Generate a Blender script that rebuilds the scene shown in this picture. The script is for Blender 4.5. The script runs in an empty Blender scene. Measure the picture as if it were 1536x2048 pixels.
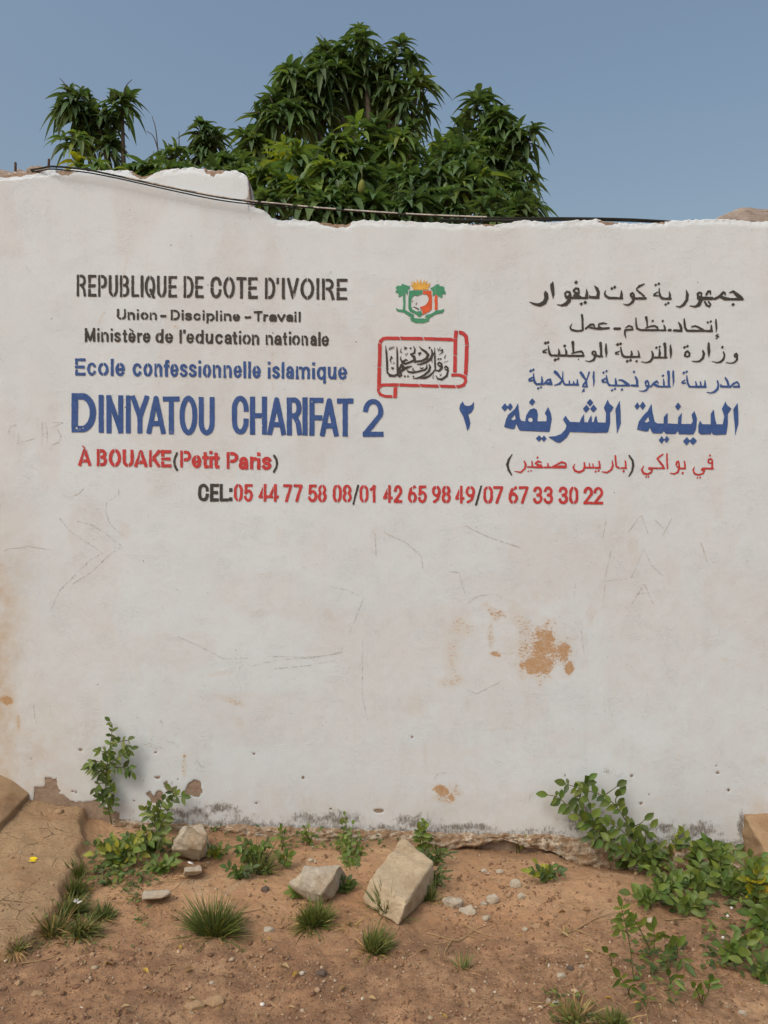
import bpy, bmesh, math, random
import numpy as np
from mathutils import Vector, Matrix
from mathutils.geometry import tessellate_polygon

R = random.Random(7)
NR = np.random.RandomState(11)
SC = bpy.context.scene
COL = SC.collection

# ------------------------------------------------------------------ camera, sky, sun
F = 1507.0                 # focal length in photo pixels
S = 480.0                  # photo pixels per metre on the wall plane
CD = F / S                 # camera distance to the wall
CZ = 1.294                 # camera height
cam = bpy.data.cameras.new('camera')
cam.sensor_width = 36.0
cam.lens = F / 2048.0 * 36.0
cam.clip_start = 0.05
cam.clip_end = 2000.0
camo = bpy.data.objects.new('camera', cam)
camo.location = (0, -CD, CZ)
camo.rotation_euler = (math.radians(90), 0, 0)
COL.objects.link(camo)
SC.camera = camo

SUN_EL = math.radians(50)
SUN_AZ = math.radians(-145)   # direction the light comes from, measured from +Y towards +X
world = bpy.data.worlds.new('World')
SC.world = world
world.use_nodes = True
wn = world.node_tree
bg = wn.nodes['Background']
sky = wn.nodes.new('ShaderNodeTexSky')
sky.sky_type = 'NISHITA'
sky.sun_disc = False
sky.sun_elevation = SUN_EL
sky.sun_rotation = SUN_AZ
sky.altitude = 0
sky.air_density = 1.7
sky.dust_density = 6.3
sky.ozone_density = 1.6
wn.links.new(sky.outputs[0], bg.inputs[0])
bg.inputs[1].default_value = 0.12
sun = bpy.data.lights.new('sun', 'SUN')
sun.energy = 0.75
sun.angle = math.radians(24)
sun.color = (1.0, 0.985, 0.96)
suno = bpy.data.objects.new('sun', sun)
sd = Vector((math.sin(SUN_AZ) * math.cos(SUN_EL), math.cos(SUN_AZ) * math.cos(SUN_EL), math.sin(SUN_EL)))
suno.rotation_euler = sd.to_track_quat('Z', 'Y').to_euler()
suno.location = sd * 20
COL.objects.link(suno)
SC.view_settings.view_transform = 'Standard'
SC.view_settings.look = 'None'
SC.view_settings.gamma = 1
SC.view_settings.exposure = 0.17

# ------------------------------------------------------------------ numeric helpers
def ss(a, b, x):
    t = np.clip((np.asarray(x, float) - a) / (b - a), 0, 1)
    return t * t * (3 - 2 * t)

_tab = np.random.RandomState(3).rand(256, 256)
def vnoise(x, y):
    x = np.asarray(x, float); y = np.asarray(y, float)
    xi = np.floor(x).astype(int); yi = np.floor(y).astype(int)
    fx = x - xi; fy = y - yi
    fx = fx * fx * (3 - 2 * fx); fy = fy * fy * (3 - 2 * fy)
    a = _tab[xi % 256, yi % 256]; b = _tab[(xi + 1) % 256, yi % 256]
    c = _tab[xi % 256, (yi + 1) % 256]; d = _tab[(xi + 1) % 256, (yi + 1) % 256]
    return (a * (1 - fx) + b * fx) * (1 - fy) + (c * (1 - fx) + d * fx) * fy
def fbm(x, y, o=4):
    s = 0.0; a = 0.5; n = 0.0
    for i in range(o):
        s = s + a * vnoise(x + 17.3 * i, y + 9.1 * i); n += a
        x = x * 2.03; y = y * 2.03; a *= 0.5
    return s / n

def wx(px): return (np.asarray(px, float) - 768.0) / S
def wz(py): return CZ + (1024.0 - np.asarray(py, float)) / S
def wall_y(x, z):                       # gentle unevenness of the wall face
    return 0.010 * (fbm(np.asarray(x) * 1.3 + 40, np.asarray(z) * 1.3 + 10, 2) - 0.5)

def polysdf(X, Y, pts):                 # signed distance to a polygon, negative inside
    pts = np.asarray(pts, float); n = len(pts)
    d = np.full(X.shape, 1e18); ins = np.zeros(X.shape, bool)
    for i in range(n):
        a = pts[i]; b = pts[(i + 1) % n]; e = b - a
        wx_ = X - a[0]; wy_ = Y - a[1]
        t = np.clip((wx_ * e[0] + wy_ * e[1]) / max(1e-12, e @ e), 0, 1)
        d = np.minimum(d, (wx_ - e[0] * t) ** 2 + (wy_ - e[1] * t) ** 2)
        if a[1] != b[1]:
            c = ((a[1] > Y) != (b[1] > Y)) & (X < (b[0] - a[0]) * (Y - a[1]) / (b[1] - a[1]) + a[0])
            ins ^= c
    d = np.sqrt(d)
    return np.where(ins, -d, d)

# ------------------------------------------------------------------ ground height
_bpx = [-900, -400, 0, 60, 170, 240, 400, 600, 800, 900, 1000, 1100, 1180, 1300, 1480, 2400]
_bpy = [1612, 1612, 1612, 1616, 1634, 1655, 1662, 1668, 1682, 1694, 1698, 1706, 1728, 1738, 1742, 1740]
_fpx = [-900, 0, 170, 600, 1200, 1500, 2400]
_fz = [0.0, 0.0, 0.0, -0.02, -0.035, -0.06, -0.06]
APRON = None
def base_h(x, y):
    px = np.asarray(x, float) * S + 768
    d = -np.asarray(y, float)
    b = CZ + (1024 - np.interp(px, _bpx, _bpy)) / S
    f = np.interp(px, _fpx, _fz)
    t = ss(-0.05, 0.5, d)
    h = b * (1 - t) + f * t
    h = np.where(d < -0.1, -0.05, h)
    return h
def cover_h(x, y):
    x = np.asarray(x, float); y = np.asarray(y, float)
    h = base_h(x, y)
    near = (np.abs(x) < 6) & (y > -6) & (y < 1)
    r = 0.030 * (fbm(x * 3 + 5, y * 3 + 50, 3) - 0.5) + 0.016 * (fbm(x * 14 + 3, y * 14 + 7, 3) - 0.5)
    h = h + r * near + near * (np.abs(x) < 3) * 0.007 * (fbm(x * 45, y * 45, 2) - 0.5)
    if APRON is not None:
        s = polysdf(x, y, APRON) + 0.05 * (fbm(x * 9, y * 9, 3) - 0.5)
        m = ss(0.012, -0.012, s)
        h = h + m * 0.036
    return h
def hh(x, y): return float(cover_h(np.array([x]), np.array([y]))[0])
def G(px, py, lift=0.0, h=None):
    """point of the ground seen at a photo pixel"""
    z = 0.0
    for i in range(12):
        dep = F * (CZ - z) / (py - 1024.0)
        dep = min(dep, CD - 0.005)
        x = (px - 768) / F * dep; y = dep - CD
        z = 0.6 * (hh(x, y) if h is None else h) + 0.4 * z
    return Vector((x, y, (hh(x, y) if h is None else h) + lift))
def Gv(px, py):
    px = np.asarray(px, float); py = np.asarray(py, float); z = np.zeros_like(px)
    for i in range(10):
        dep = np.minimum(F * (CZ - z) / (py - 1024.0), CD - 0.005)
        x = (px - 768) / F * dep; y = dep - CD
        z = 0.6 * cover_h(x, y) + 0.4 * z
    return np.stack([x, y, cover_h(x, y)], 1)
def P(px, py, y):                        # point seen at a pixel at a given y
    dep = y + CD
    return Vector(((px - 768) / F * dep, y, CZ + (1024 - py) / F * dep))
def PZ(px, py, z):
    dep = F * (CZ - z) / (py - 1024.0)
    return Vector(((px - 768) / F * dep, dep - CD, z))
_ap = [G(*p, h=0.03) for p in [(170, 1632), (166, 1655), (172, 1680), (160, 1700), (168, 1722), (150, 1742), (128, 1775), (116, 1815), (84, 1850), (40, 1880), (14, 1900), (-40, 1900)]]
APRON = [(v.x, v.y) for v in _ap] + [(-2.6, -1.0), (-2.6, 0.02), (_ap[0].x, 0.02)]

# ------------------------------------------------------------------ object helpers
def tag(o, label=None, cat=None, group=None, kind=None):
    if label: o['label'] = label
    if cat: o['category'] = cat
    if group: o['group'] = group
    if kind: o['kind'] = kind
    return o
def empty(name, loc=(0, 0, 0)):
    o = bpy.data.objects.new(name, None)
    o.location = loc; o.empty_display_size = 0.1
    COL.objects.link(o); return o
def link(name, me, mat=None, parent=None, smooth=False):
    if mat:
        for m in (mat if isinstance(mat, (list, tuple)) else [mat]): me.materials.append(m)
    o = bpy.data.objects.new(name, me); COL.objects.link(o)
    if parent:
        o.parent = parent
        o.matrix_parent_inverse = Matrix.Translation(-Vector(parent.location))
    if smooth: me.polygons.foreach_set('use_smooth', [True] * len(me.polygons))
    return o
def mesh_np(name, V, Q=None, T=None, tint=None, attrs=None):
    """mesh from numpy verts, quads and/or triangles"""
    me = bpy.data.meshes.new(name)
    V = np.asarray(V, np.float32)
    nq = 0 if Q is None else len(Q); nt = 0 if T is None else len(T)
    idx = []
    if nq: idx.append(np.asarray(Q, np.int32).ravel())
    if nt: idx.append(np.asarray(T, np.int32).ravel())
    idx = np.concatenate(idx)
    me.vertices.add(len(V)); me.vertices.foreach_set('co', V.ravel())
    me.loops.add(len(idx)); me.loops.foreach_set('vertex_index', idx)
    me.polygons.add(nq + nt)
    st = np.concatenate([np.arange(nq) * 4, nq * 4 + np.arange(nt) * 3]).astype(np.int32)
    tot = np.concatenate([np.full(nq, 4), np.full(nt, 3)]).astype(np.int32)
    me.polygons.foreach_set('loop_start', st); me.polygons.foreach_set('loop_total', tot)
    me.update(calc_edges=True); me.validate()
    if tint is not None:
        a = me.attributes.new('tint', 'FLOAT_COLOR', 'POINT')
        c = np.ones((len(V), 4), np.float32); c[:, :3] = tint
        a.data.foreach_set('color', c.ravel())
    for k, v in (attrs or {}).items():
        a = me.attributes.new(k, 'FLOAT', 'POINT')
        a.data.foreach_set('value', np.asarray(v, np.float32).ravel())
    return me
def grid_faces(nr, nc):
    i = np.arange(nr - 1)[:, None] * nc + np.arange(nc - 1)[None, :]
    i = i.ravel()
    return np.stack([i, i + 1, i + nc + 1, i + nc], 1)

# ------------------------------------------------------------------ materials
class NT:
    def __init__(s, name):
        s.m = bpy.data.materials.new(name); s.m.use_nodes = True
        s.t = s.m.node_tree; s.b = s.t.nodes['Principled BSDF']; s.out = s.t.nodes['Material Output']
        tc = s.t.nodes.new('ShaderNodeTexCoord'); s.co = tc.outputs['Object']
    def n(s, k, **kw):
        nd = s.t.nodes.new(k)
        for a, v in kw.items(): setattr(nd, a, v)
        return nd
    def l(s, a, b): s.t.links.new(a, b)
    def setin(s, sock, v):
        if isinstance(v, bpy.types.NodeSocket): s.l(v, sock)
        else: sock.default_value = v
    def noise(s, scale, detail=4, rough=0.55, vec=None, dist=0.0):
        n = s.n('ShaderNodeTexNoise'); s.l(vec or s.co, n.inputs['Vector'])
        n.inputs['Scale'].default_value = scale; n.inputs['Detail'].default_value = detail
        n.inputs['Roughness'].default_value = rough; n.inputs['Distortion'].default_value = dist
        return n.outputs['Fac']
    def vor(s, scale, feature='F1', out='Distance', vec=None):
        n = s.n('ShaderNodeTexVoronoi', feature=feature); s.l(vec or s.co, n.inputs['Vector'])
        n.inputs['Scale'].default_value = scale
        return n.outputs[out]
    def mapr(s, v, a, b, c=0.0, d=1.0):
        n = s.n('ShaderNodeMapRange'); s.setin(n.inputs[0], v)
        for i, q in enumerate((a, b, c, d)): n.inputs[i + 1].default_value = q
        return n.outputs[0]
    def math(s, op, a, b=0.0):
        n = s.n('ShaderNodeMath', operation=op); s.setin(n.inputs[0], a); s.setin(n.inputs[1], b)
        return n.outputs[0]
    def mix(s, f, a, b, mode='MIX'):
        n = s.n('ShaderNodeMix', data_type='RGBA', blend_type=mode)
        s.setin(n.inputs[0], f)
        for sock, v in ((n.inputs[6], a), (n.inputs[7], b)):
            if isinstance(v, bpy.types.NodeSocket): s.l(v, sock)
            else: sock.default_value = (*v, 1)
        return n.outputs[2]
    def attr(s, name, out='Fac'):
        n = s.n('ShaderNodeAttribute', attribute_name=name); return n.outputs[out]
    def scaled(s, v):
        n = s.n('ShaderNodeMapping'); s.l(s.co, n.inputs[0]); n.inputs['Scale'].default_value = v
        return n.outputs[0]
    def bump(s, h, strength=0.3, dist=0.01, prev=None):
        n = s.n('ShaderNodeBump'); s.l(h, n.inputs['Height'])
        n.inputs['Strength'].default_value = strength; n.inputs['Distance'].default_value = dist
        if prev: s.l(prev, n.inputs['Normal'])
        return n.outputs[0]
    def fin(s, col, rough=0.85, normal=None, spec=0.3):
        s.setin(s.b.inputs['Base Color'], col if isinstance(col, bpy.types.NodeSocket) else (*col, 1))
        s.setin(s.b.inputs['Roughness'], rough)
        s.b.inputs['Specular IOR Level'].default_value = spec
        if normal: s.l(normal, s.b.inputs['Normal'])
        return s.m

def plaster_bump(t):
    """roughness of trowelled, limewashed plaster, shared by the wall and the paint on it"""
    fine = t.noise(140, 5, 0.6)
    strk = t.noise(1, 4, 0.6, vec=t.scaled((45, 45, 150)))
    patch = t.mapr(t.noise(7, 3, 0.6), 0.48, 0.66)
    ridg = t.mapr(t.math('ABSOLUTE', t.math('SUBTRACT', strk, 0.5)), 0.0, 0.05, 1.0, 0.0)
    h = t.math('ADD', t.math('MULTIPLY', fine, 0.35), t.math('MULTIPLY', t.math('MULTIPLY', ridg, patch), 0.8))
    b = t.bump(h, 0.34, 0.0036)
    return t.bump(t.noise(16, 4, 0.5), 0.22, 0.010, b)

def mat_wall():
    t = NT('whitewashed_plaster')
    n1 = t.noise(1.6, 4, 0.6); n2 = t.noise(9, 5, 0.65); n3 = t.noise(60, 4, 0.6); nfine = t.noise(260, 3, 0.7)
    c = t.mix(t.mapr(n1, 0.35, 0.65), (0.592, 0.650, 0.705), (0.620, 0.685, 0.745))
    c = t.mix(t.mapr(n2, 0.5, 0.75, 0, 0.14), c, (0.58, 0.56, 0.52))
    c = t.mix(t.mapr(n3, 0.45, 0.75, 0, 0.18), c, (0.54, 0.52, 0.50))
    # tan splash dirt
    tan = t.math('MULTIPLY', t.attr('tan'), t.mapr(t.noise(12, 6, 0.7), 0.28, 0.68, 0.25, 1.0))
    c = t.mix(tan, c, (0.46, 0.335, 0.205))
    # faint drips and scuffs
    dr = t.mapr(t.noise(1, 5, 0.6, vec=t.scaled((22, 22, 1.2))), 0.60, 0.78, 0, 0.10)
    c = t.mix(dr, c, (0.48, 0.40, 0.31))
    # rubbed mud
    sc = t.math('ADD', t.math('MULTIPLY', t.noise(1, 5, 0.8, vec=t.scaled((70, 70, 150))), 0.6), t.math('MULTIPLY', t.noise(150, 4, 0.8), 0.4))
    mud = t.math('GREATER_THAN', t.math('ADD', t.attr('mud'), t.math('MULTIPLY', t.math('SUBTRACT', sc, 0.5), 3.2)), 0.57)
    mud = t.math('MULTIPLY', mud, t.mapr(n3, 0.2, 0.7, 0.6, 0.95))
    c = t.mix(t.math('MULTIPLY', t.attr('mud'), 0.5), c, (0.52, 0.39, 0.25))
    c = t.mix(mud, c, t.mix(n2, (0.38, 0.205, 0.085), (0.46, 0.28, 0.13)))
    # grey mould along the foot
    mo = t.math('ADD', t.math('MULTIPLY', t.noise(1, 6, 0.8, vec=t.scaled((130, 130, 60))), 0.6), t.math('MULTIPLY', t.noise(24, 5, 0.7), 0.4))
    mold = t.mapr(t.math('ADD', t.attr('mould'), t.math('MULTIPLY', t.math('SUBTRACT', mo, 0.5), 4.2)), 0.45, 1.05)
    c = t.mix(t.math('MULTIPLY', mold, 0.9), c, t.mix(nfine, (0.10, 0.085, 0.07), (0.24, 0.21, 0.18)))
    # bare cement where the plaster fell off
    pl = t.mapr(t.attr('peel'), 0.35, 0.65)
    c = t.mix(pl, c, t.mix(t.mapr(t.noise(30, 5, 0.7), 0.3, 0.7), (0.235, 0.165, 0.12), (0.36, 0.275, 0.21)))
    # pits and specks
    vd = t.vor(26); vc = t.n('ShaderNodeSeparateColor'); t.l(t.vor(26, out='Color'), vc.inputs[0])
    pit = t.math('MULTIPLY', t.math('LESS_THAN', vd, t.mapr(vc.outputs[1], 0.0, 1.0, 0.03, 0.085)), t.math('GREATER_THAN', vc.outputs[0], 0.945))
    c = t.mix(t.math('MULTIPLY', pit, 0.8), c, (0.16, 0.13, 0.105))
    vd2 = t.vor(75); vc2 = t.n('ShaderNodeSeparateColor'); t.l(t.vor(75, out='Color'), vc2.inputs[0])
    pit2 = t.math('MULTIPLY', t.math('LESS_THAN', vd2, 0.13), t.math('GREATER_THAN', vc2.outputs[0], 0.955))
    c = t.mix(t.math('MULTIPLY', pit2, 0.65), c, (0.20, 0.17, 0.14))
    vd3 = t.vor(190); vc3 = t.n('ShaderNodeSeparateColor'); t.l(t.vor(190, out='Color'), vc3.inputs[0])
    cl = t.mapr(t.noise(5.5, 4, 0.65), 0.50, 0.68)
    pit3 = t.math('MULTIPLY', t.math('MULTIPLY', t.math('LESS_THAN', vd3, 0.26), t.math('GREATER_THAN', vc3.outputs[0], 0.80)), cl)
    c = t.mix(t.math('MULTIPLY', pit3, 0.5), c, (0.30, 0.27, 0.235))
    nb = plaster_bump(t)
    rough_top = t.math('MULTIPLY', t.noise(45, 6, 0.7), t.math('ADD', pl, t.math('MULTIPLY', mold, 0.5)))
    nb = t.bump(rough_top, 0.6, 0.012, nb)
    nb = t.bump(t.math('MULTIPLY', t.math('ADD', pit, pit2), -1.0), 0.4, 0.002, nb)
    return t.fin(c, 0.9, nb, 0.15)

def mat_paint(name, col, wear=0.62):
    t = NT(name)
    n = t.noise(30, 4, 0.6)
    c = t.mix(t.mapr(n, 0.3, 0.7), tuple(v * 0.86 for v in col), tuple(min(1, v * 1.14 + 0.004) for v in col))
    w = t.math('GREATER_THAN', t.noise(170, 4, 0.75), wear + 0.06)
    c = t.mix(t.math('MULTIPLY', w, 0.75), c, (0.52, 0.49, 0.46))
    w2 = t.mapr(t.noise(22, 4, 0.7), 0.6, 0.8, 0, 0.22)
    c = t.mix(w2, c, (0.45, 0.42, 0.39))
    return t.fin(c, 0.7, plaster_bump(t), 0.25)

def mat_line(name, col, dens=0.5):
    """pencil or charcoal line: broken up by the grain it was dragged over"""
    t = NT(name)
    a = t.math('GREATER_THAN', t.noise(190, 3, 0.7), dens)
    t.l(a, t.b.inputs['Alpha'])
    return t.fin(col, 0.9, None, 0.1)

def mat_leaf(name, rough=0.42, trans=0.22):
    t = NT(name)
    c0 = t.attr('tint', 'Color')
    c = t.mix(t.mapr(t.noise(40, 3, 0.6), 0.3, 0.7), t.mix(1.0, c0, (0.8, 0.8, 0.8), 'MULTIPLY'), t.mix(1.0, c0, (1.2, 1.18, 1.1), 'MULTIPLY'))
    t.fin(c, rough, None, 0.45)
    tr = t.n('ShaderNodeBsdfTranslucent'); t.l(t.mix(1.0, c, (1.35, 1.3, 0.6), 'MULTIPLY'), tr.inputs[0])
    mx = t.n('ShaderNodeMixShader'); mx.inputs[0].default_value = trans
    t.l(t.b.outputs[0], mx.inputs[1]); t.l(tr.outputs[0], mx.inputs[2]); t.l(mx.outputs[0], t.out.inputs[0])
    return t.m

def mat_rough(name, c1, c2, c3=None, scale=20, bump=0.5, bdist=0.006, tint=False):
    t = NT(name)
    c = t.mix(t.mapr(t.noise(scale, 6, 0.65), 0.3, 0.7), c1, c2)
    if c3: c = t.mix(t.mapr(t.noise(scale * 0.35, 5, 0.7), 0.5, 0.7), c, c3)
    c = t.mix(t.mapr(t.noise(scale * 7, 3, 0.7), 0.5, 0.8, 0, 0.4), c, tuple(v * 0.5 for v in c1))
    if tint: c = t.mix(1.0, c, t.attr('tint', 'Color'), 'MULTIPLY')
    nb = t.bump(t.noise(scale * 3, 6, 0.7), bump, bdist)
    nb = t.bump(t.noise(scale * 12, 4, 0.7), bump * 0.6, bdist * 0.3, nb)
    return t.fin(c, 0.92, nb, 0.15)

def mat_ground():
    t = NT('red_brown_soil')
    n1 = t.noise(2.2, 5, 0.6); n2 = t.noise(14, 6, 0.7); n3 = t.noise(90, 5, 0.75); n4 = t.noise(5, 5, 0.65, dist=0.5)
    c = t.mix(t.mapr(n1, 0.35, 0.65), (0.445, 0.255, 0.140), (0.535, 0.350, 0.205))
    c = t.mix(t.mapr(n2, 0.45, 0.75, 0, 0.6), c, (0.32, 0.180, 0.098))
    c = t.mix(t.mapr(n4, 0.58, 0.70, 0, 0.75), c, (0.50, 0.37, 0.235))
    c = t.mix(t.mapr(n3, 0.55, 0.72, 0, 0.65), c, (0.165, 0.090, 0.052))
    c = t.mix(t.mapr(t.noise(70, 4, 0.7), 0.60, 0.73, 0, 0.7), c, (0.48, 0.36, 0.24))
    c = t.mix(t.math('MULTIPLY', t.attr('gravelly'), t.mapr(n2, 0.3, 0.6)), c, (0.245, 0.145, 0.088))
    slab = t.mix(t.mapr(n2, 0.3, 0.7), (0.335, 0.225, 0.128), (0.42, 0.295, 0.178))
    slab = t.mix(t.mapr(n3, 0.55, 0.8, 0, 0.4), slab, (0.20, 0.125, 0.07))
    ck = t.vor(7.5, 'DISTANCE_TO_EDGE', vec=t.scaled((1.0, 1.3, 1.0)))
    slab = t.mix(t.math('MULTIPLY', t.mapr(ck, 0.0, 0.018, 1, 0), t.mapr(n2, 0.46, 0.56)), slab, (0.075, 0.042, 0.024))
    slab = t.mix(t.mapr(n4, 0.52, 0.62, 0, 0.6), slab, (0.33, 0.195, 0.11))
    c = t.mix(t.attr('slab'), c, slab)
    c = t.mix(t.math('MULTIPLY', t.attr('dark_soil'), 0.75), c, (0.15, 0.095, 0.056))
    # crumbs
    vd = t.vor(110); vs = t.n('ShaderNodeSeparateColor'); t.l(t.vor(110, out='Color'), vs.inputs[0])
    cr = t.math('MULTIPLY', t.mapr(vd, 0.30, 0.42, 1, 0), t.math('GREATER_THAN', vs.outputs[0], 0.72))
    c = t.mix(t.math('MULTIPLY', cr, 0.6), c, t.mix(vs.outputs[1], (0.20, 0.11, 0.065), (0.50, 0.36, 0.24)))
    nb = t.bump(n2, 0.7, 0.016)
    nb = t.bump(n3, 0.9, 0.008, nb)
    nb = t.bump(t.math('MULTIPLY', cr, t.mapr(vd, 0, 0.42, 1, 0)), 0.8, 0.006, nb)
    return t.fin(c, 0.95, nb, 0.1)

M = {}
M['wall'] = mat_wall()
M['black'] = mat_paint('black_paint', (0.050, 0.046, 0.044))
M['blue'] = mat_paint('blue_paint', (0.040, 0.092, 0.275))
M['red'] = mat_paint('red_paint', (0.47, 0.048, 0.050))
M['green'] = mat_paint('green_paint', (0.060, 0.265, 0.155), 0.66)
M['orange'] = mat_paint('orange_paint', (0.60, 0.105, 0.038), 0.66)
M['yellow'] = mat_paint('yellow_paint', (0.66, 0.38, 0.075), 0.66)
M['pencil'] = mat_line('pencil_line', (0.45, 0.43, 0.40), 0.50)
M['charcoal'] = mat_line('charcoal_line', (0.39, 0.375, 0.365), 0.52)
M['leaf'] = mat_leaf('mango_leaf', 0.48, 0.38)
M['weed'] = mat_leaf('weed_leaf', 0.50, 0.28)
M['grass'] = mat_leaf('grass_blade', 0.6, 0.2)
M['bark'] = mat_rough('bark', (0.055, 0.045, 0.036), (0.11, 0.09, 0.07), scale=25)
M['stem'] = mat_rough('green_stem', (0.075, 0.085, 0.03), (0.13, 0.12, 0.05), scale=40, bump=0.1)
M['straw'] = mat_rough('dry_straw', (0.30, 0.20, 0.10), (0.42, 0.30, 0.165), scale=40, bump=0.1)
M['ground'] = mat_ground()
M['rock'] = mat_rough('pale_stone', (0.46, 0.40, 0.315), (0.60, 0.54, 0.44), (0.42, 0.31, 0.205), 22, 0.8, 0.010)
M['cement'] = mat_rough('sandy_cement', (0.42, 0.335, 0.225), (0.54, 0.445, 0.315), (0.34, 0.25, 0.16), 16, 0.8, 0.007)
M['ramp'] = mat_rough('earth_cement', (0.30, 0.20, 0.115), (0.385, 0.27, 0.165), (0.245, 0.15, 0.085), 14, 0.5, 0.006)
M['concrete'] = mat_rough('grey_concrete', (0.29, 0.245, 0.215), (0.40, 0.35, 0.31), (0.24, 0.18, 0.14), 14, 0.6, 0.008)
M['darkrock'] = mat_rough('dark_stone', (0.10, 0.075, 0.062), (0.16, 0.12, 0.10), None, 25, 0.5, 0.004)
def mat_footing():
    t = NT('eroded_footing')
    n = t.noise(28, 6, 0.75); n2 = t.noise(9, 5, 0.7)
    c = t.mix(t.mapr(n, 0.3, 0.7), (0.26, 0.16, 0.09), (0.38, 0.26, 0.16))
    fl = t.mapr(t.noise(1, 6, 0.8, vec=t.scaled((26, 26, 60))), 0.46, 0.56)
    c = t.mix(t.math('MULTIPLY', fl, t.mapr(n2, 0.36, 0.54)), c, (0.58, 0.51, 0.41))
    c = t.mix(t.mapr(t.noise(55, 5, 0.75), 0.55, 0.72, 0, 0.8), c, (0.14, 0.09, 0.058))
    nb = t.bump(n, 0.9, 0.02); nb = t.bump(t.noise(110, 4, 0.7), 0.6, 0.006, nb)
    return t.fin(c, 0.95, nb, 0.1)
M['found'] = mat_footing()
M['gravel'] = mat_rough('gravel', (0.8, 0.8, 0.8), (1.0, 1.0, 1.0), None, 60, 0.5, 0.003, tint=True)
M['cable'] = mat_rough('black_cable', (0.020, 0.022, 0.020), (0.045, 0.046, 0.040), None, 40, 0.2, 0.002)
M['limecrust'] = mat_rough('lime_crust', (0.45, 0.42, 0.39), (0.60, 0.57, 0.53), (0.10, 0.09, 0.08), 60, 0.6, 0.003)
M['rebar'] = mat_rough('rusty_rebar', (0.055, 0.035, 0.026), (0.10, 0.055, 0.035), None, 60, 0.3, 0.002)
M['plasty'] = mat_rough('yellow_plastic', (0.75, 0.58, 0.02), (0.80, 0.62, 0.03), None, 30, 0.05, 0.001)
M['plastb'] = mat_rough('blue_plastic', (0.02, 0.03, 0.16), (0.03, 0.045, 0.22), None, 30, 0.05, 0.001)
M['plastw'] = mat_rough('white_plastic', (0.60, 0.59, 0.56), (0.70, 0.69, 0.66), None, 30, 0.05, 0.001)
M['fruit'] = mat_rough('green_fruit_skin', (0.135, 0.165, 0.040), (0.19, 0.21, 0.06), None, 8, 0.05, 0.002)

# ------------------------------------------------------------------ ground sheet
def build_ground():
    def axis(lo, hi, step, far):
        mid = list(np.arange(lo, hi + 1e-6, step))
        a = []; p = hi; s = step
        while p < far: s *= 1.22; p += s; a.append(p)
        b = []; p = lo; s = step
        while p > -far: s *= 1.22; p -= s; b.append(p)
        return np.array(b[::-1] + mid + a)
    xs = axis(-1.75, 1.75, 0.0085, 300); ys = axis(-1.55, 0.06, 0.0085, 300)
    X, Y = np.meshgrid(xs, ys)
    Z = cover_h(X.ravel(), Y.ravel()).reshape(X.shape)
    near = (np.abs(X) < 3) & (Y > -3) & (Y < 0.3)
    fine = 0.003 * (fbm(X * 80, Y * 80, 2) - 0.5)
    gpx = X * S + 768
    grav = ss(0.55, 0.9, -Y + 0.25 * (fbm(X * 3, Y * 3, 3) - 0.5) + 0.12 * X) * near
    fine = fine + grav * 0.006 * (fbm(X * 60 + 9, Y * 60, 2) - 0.5)
    Z = Z + fine * near
    s = polysdf(X.ravel(), Y.ravel(), APRON).reshape(X.shape) + 0.05 * (fbm(X * 9, Y * 9, 3) - 0.5)
    slab = ss(0.02, -0.02, s)
    dark_soil = ss(0.16, 0.03, -Y) * ss(300, 420, gpx) * 0.5 + ss(0.05, 0.0, np.abs(s - 0.03)) * 0.5  # darker soil along the wall foot and beside the slab edge
    dark_soil = np.maximum(dark_soil, ss(0.62, 0.2, np.hypot((X - 1.42) / 1.1, (Y + 0.28) / 0.8)))  # damp soil in the right corner
    me = mesh_np('ground', np.stack([X.ravel(), Y.ravel(), Z.ravel()], 1), grid_faces(len(ys), len(xs)),
                 attrs={'slab': slab.ravel(), 'dark_soil': np.clip(dark_soil, 0, 1).ravel(), 'gravelly': grav.ravel()})
    o = link('ground', me, M['ground'], smooth=True)
    tag(o, kind='structure')
build_ground()

# ------------------------------------------------------------------ the wall
WALL = empty('boundary_wall', (0, 0, 0))
tag(WALL, 'whitewashed plaster wall with painted school sign and broken uneven top', 'wall')
TOP = [(-900, 345), (0, 346), (28, 341), (60, 341), (95, 334), (150, 334), (172, 338), (240, 336), (262, 338), (280, 348), (300, 343), (340, 334), (385, 330), (415, 337),
       (440, 337), (470, 337), (486, 344), (494, 352), (497, 372), (499, 402), (506, 412), (522, 416), (534, 424), (544, 437), (560, 439), (590, 438),
       (640, 444), (690, 448), (722, 440), (790, 440), (850, 444), (900, 446), (950, 447), (1000, 447), (1040, 440), (1060, 441), (1100, 444), (1150, 440), (1190, 438), (1230, 442),
       (1260, 446), (1300, 445), (1340, 440), (1400, 438), (1440, 437), (1536, 442), (2400, 442)]
_tp = np.array(TOP, float)
def top_py(px):
    px = np.asarray(px, float)
    return np.interp(px, _tp[:, 0], _tp[:, 1]) + 4.0 * (fbm(px / 7.0, px * 0 + 3, 3) - 0.5) + 3.0 * (fbm(px / 30.0, px * 0 + 8, 2) - 0.5)

def blob(PX, PY, cx, cy, rx, ry, rot=0, rough=0.6, sc=18.0, soft=0.5):
    c, s_ = math.cos(math.radians(rot)), math.sin(math.radians(rot))
    u = ((PX - cx) * c + (PY - cy) * s_) / rx; v = (-(PX - cx) * s_ + (PY - cy) * c) / ry
    d = np.sqrt(u * u + v * v) + rough * (fbm(PX / sc + cx, PY / sc + cy, 4) - 0.5)
    return ss(1.0 + soft * 0.5, 1.0 - soft, d)

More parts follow.
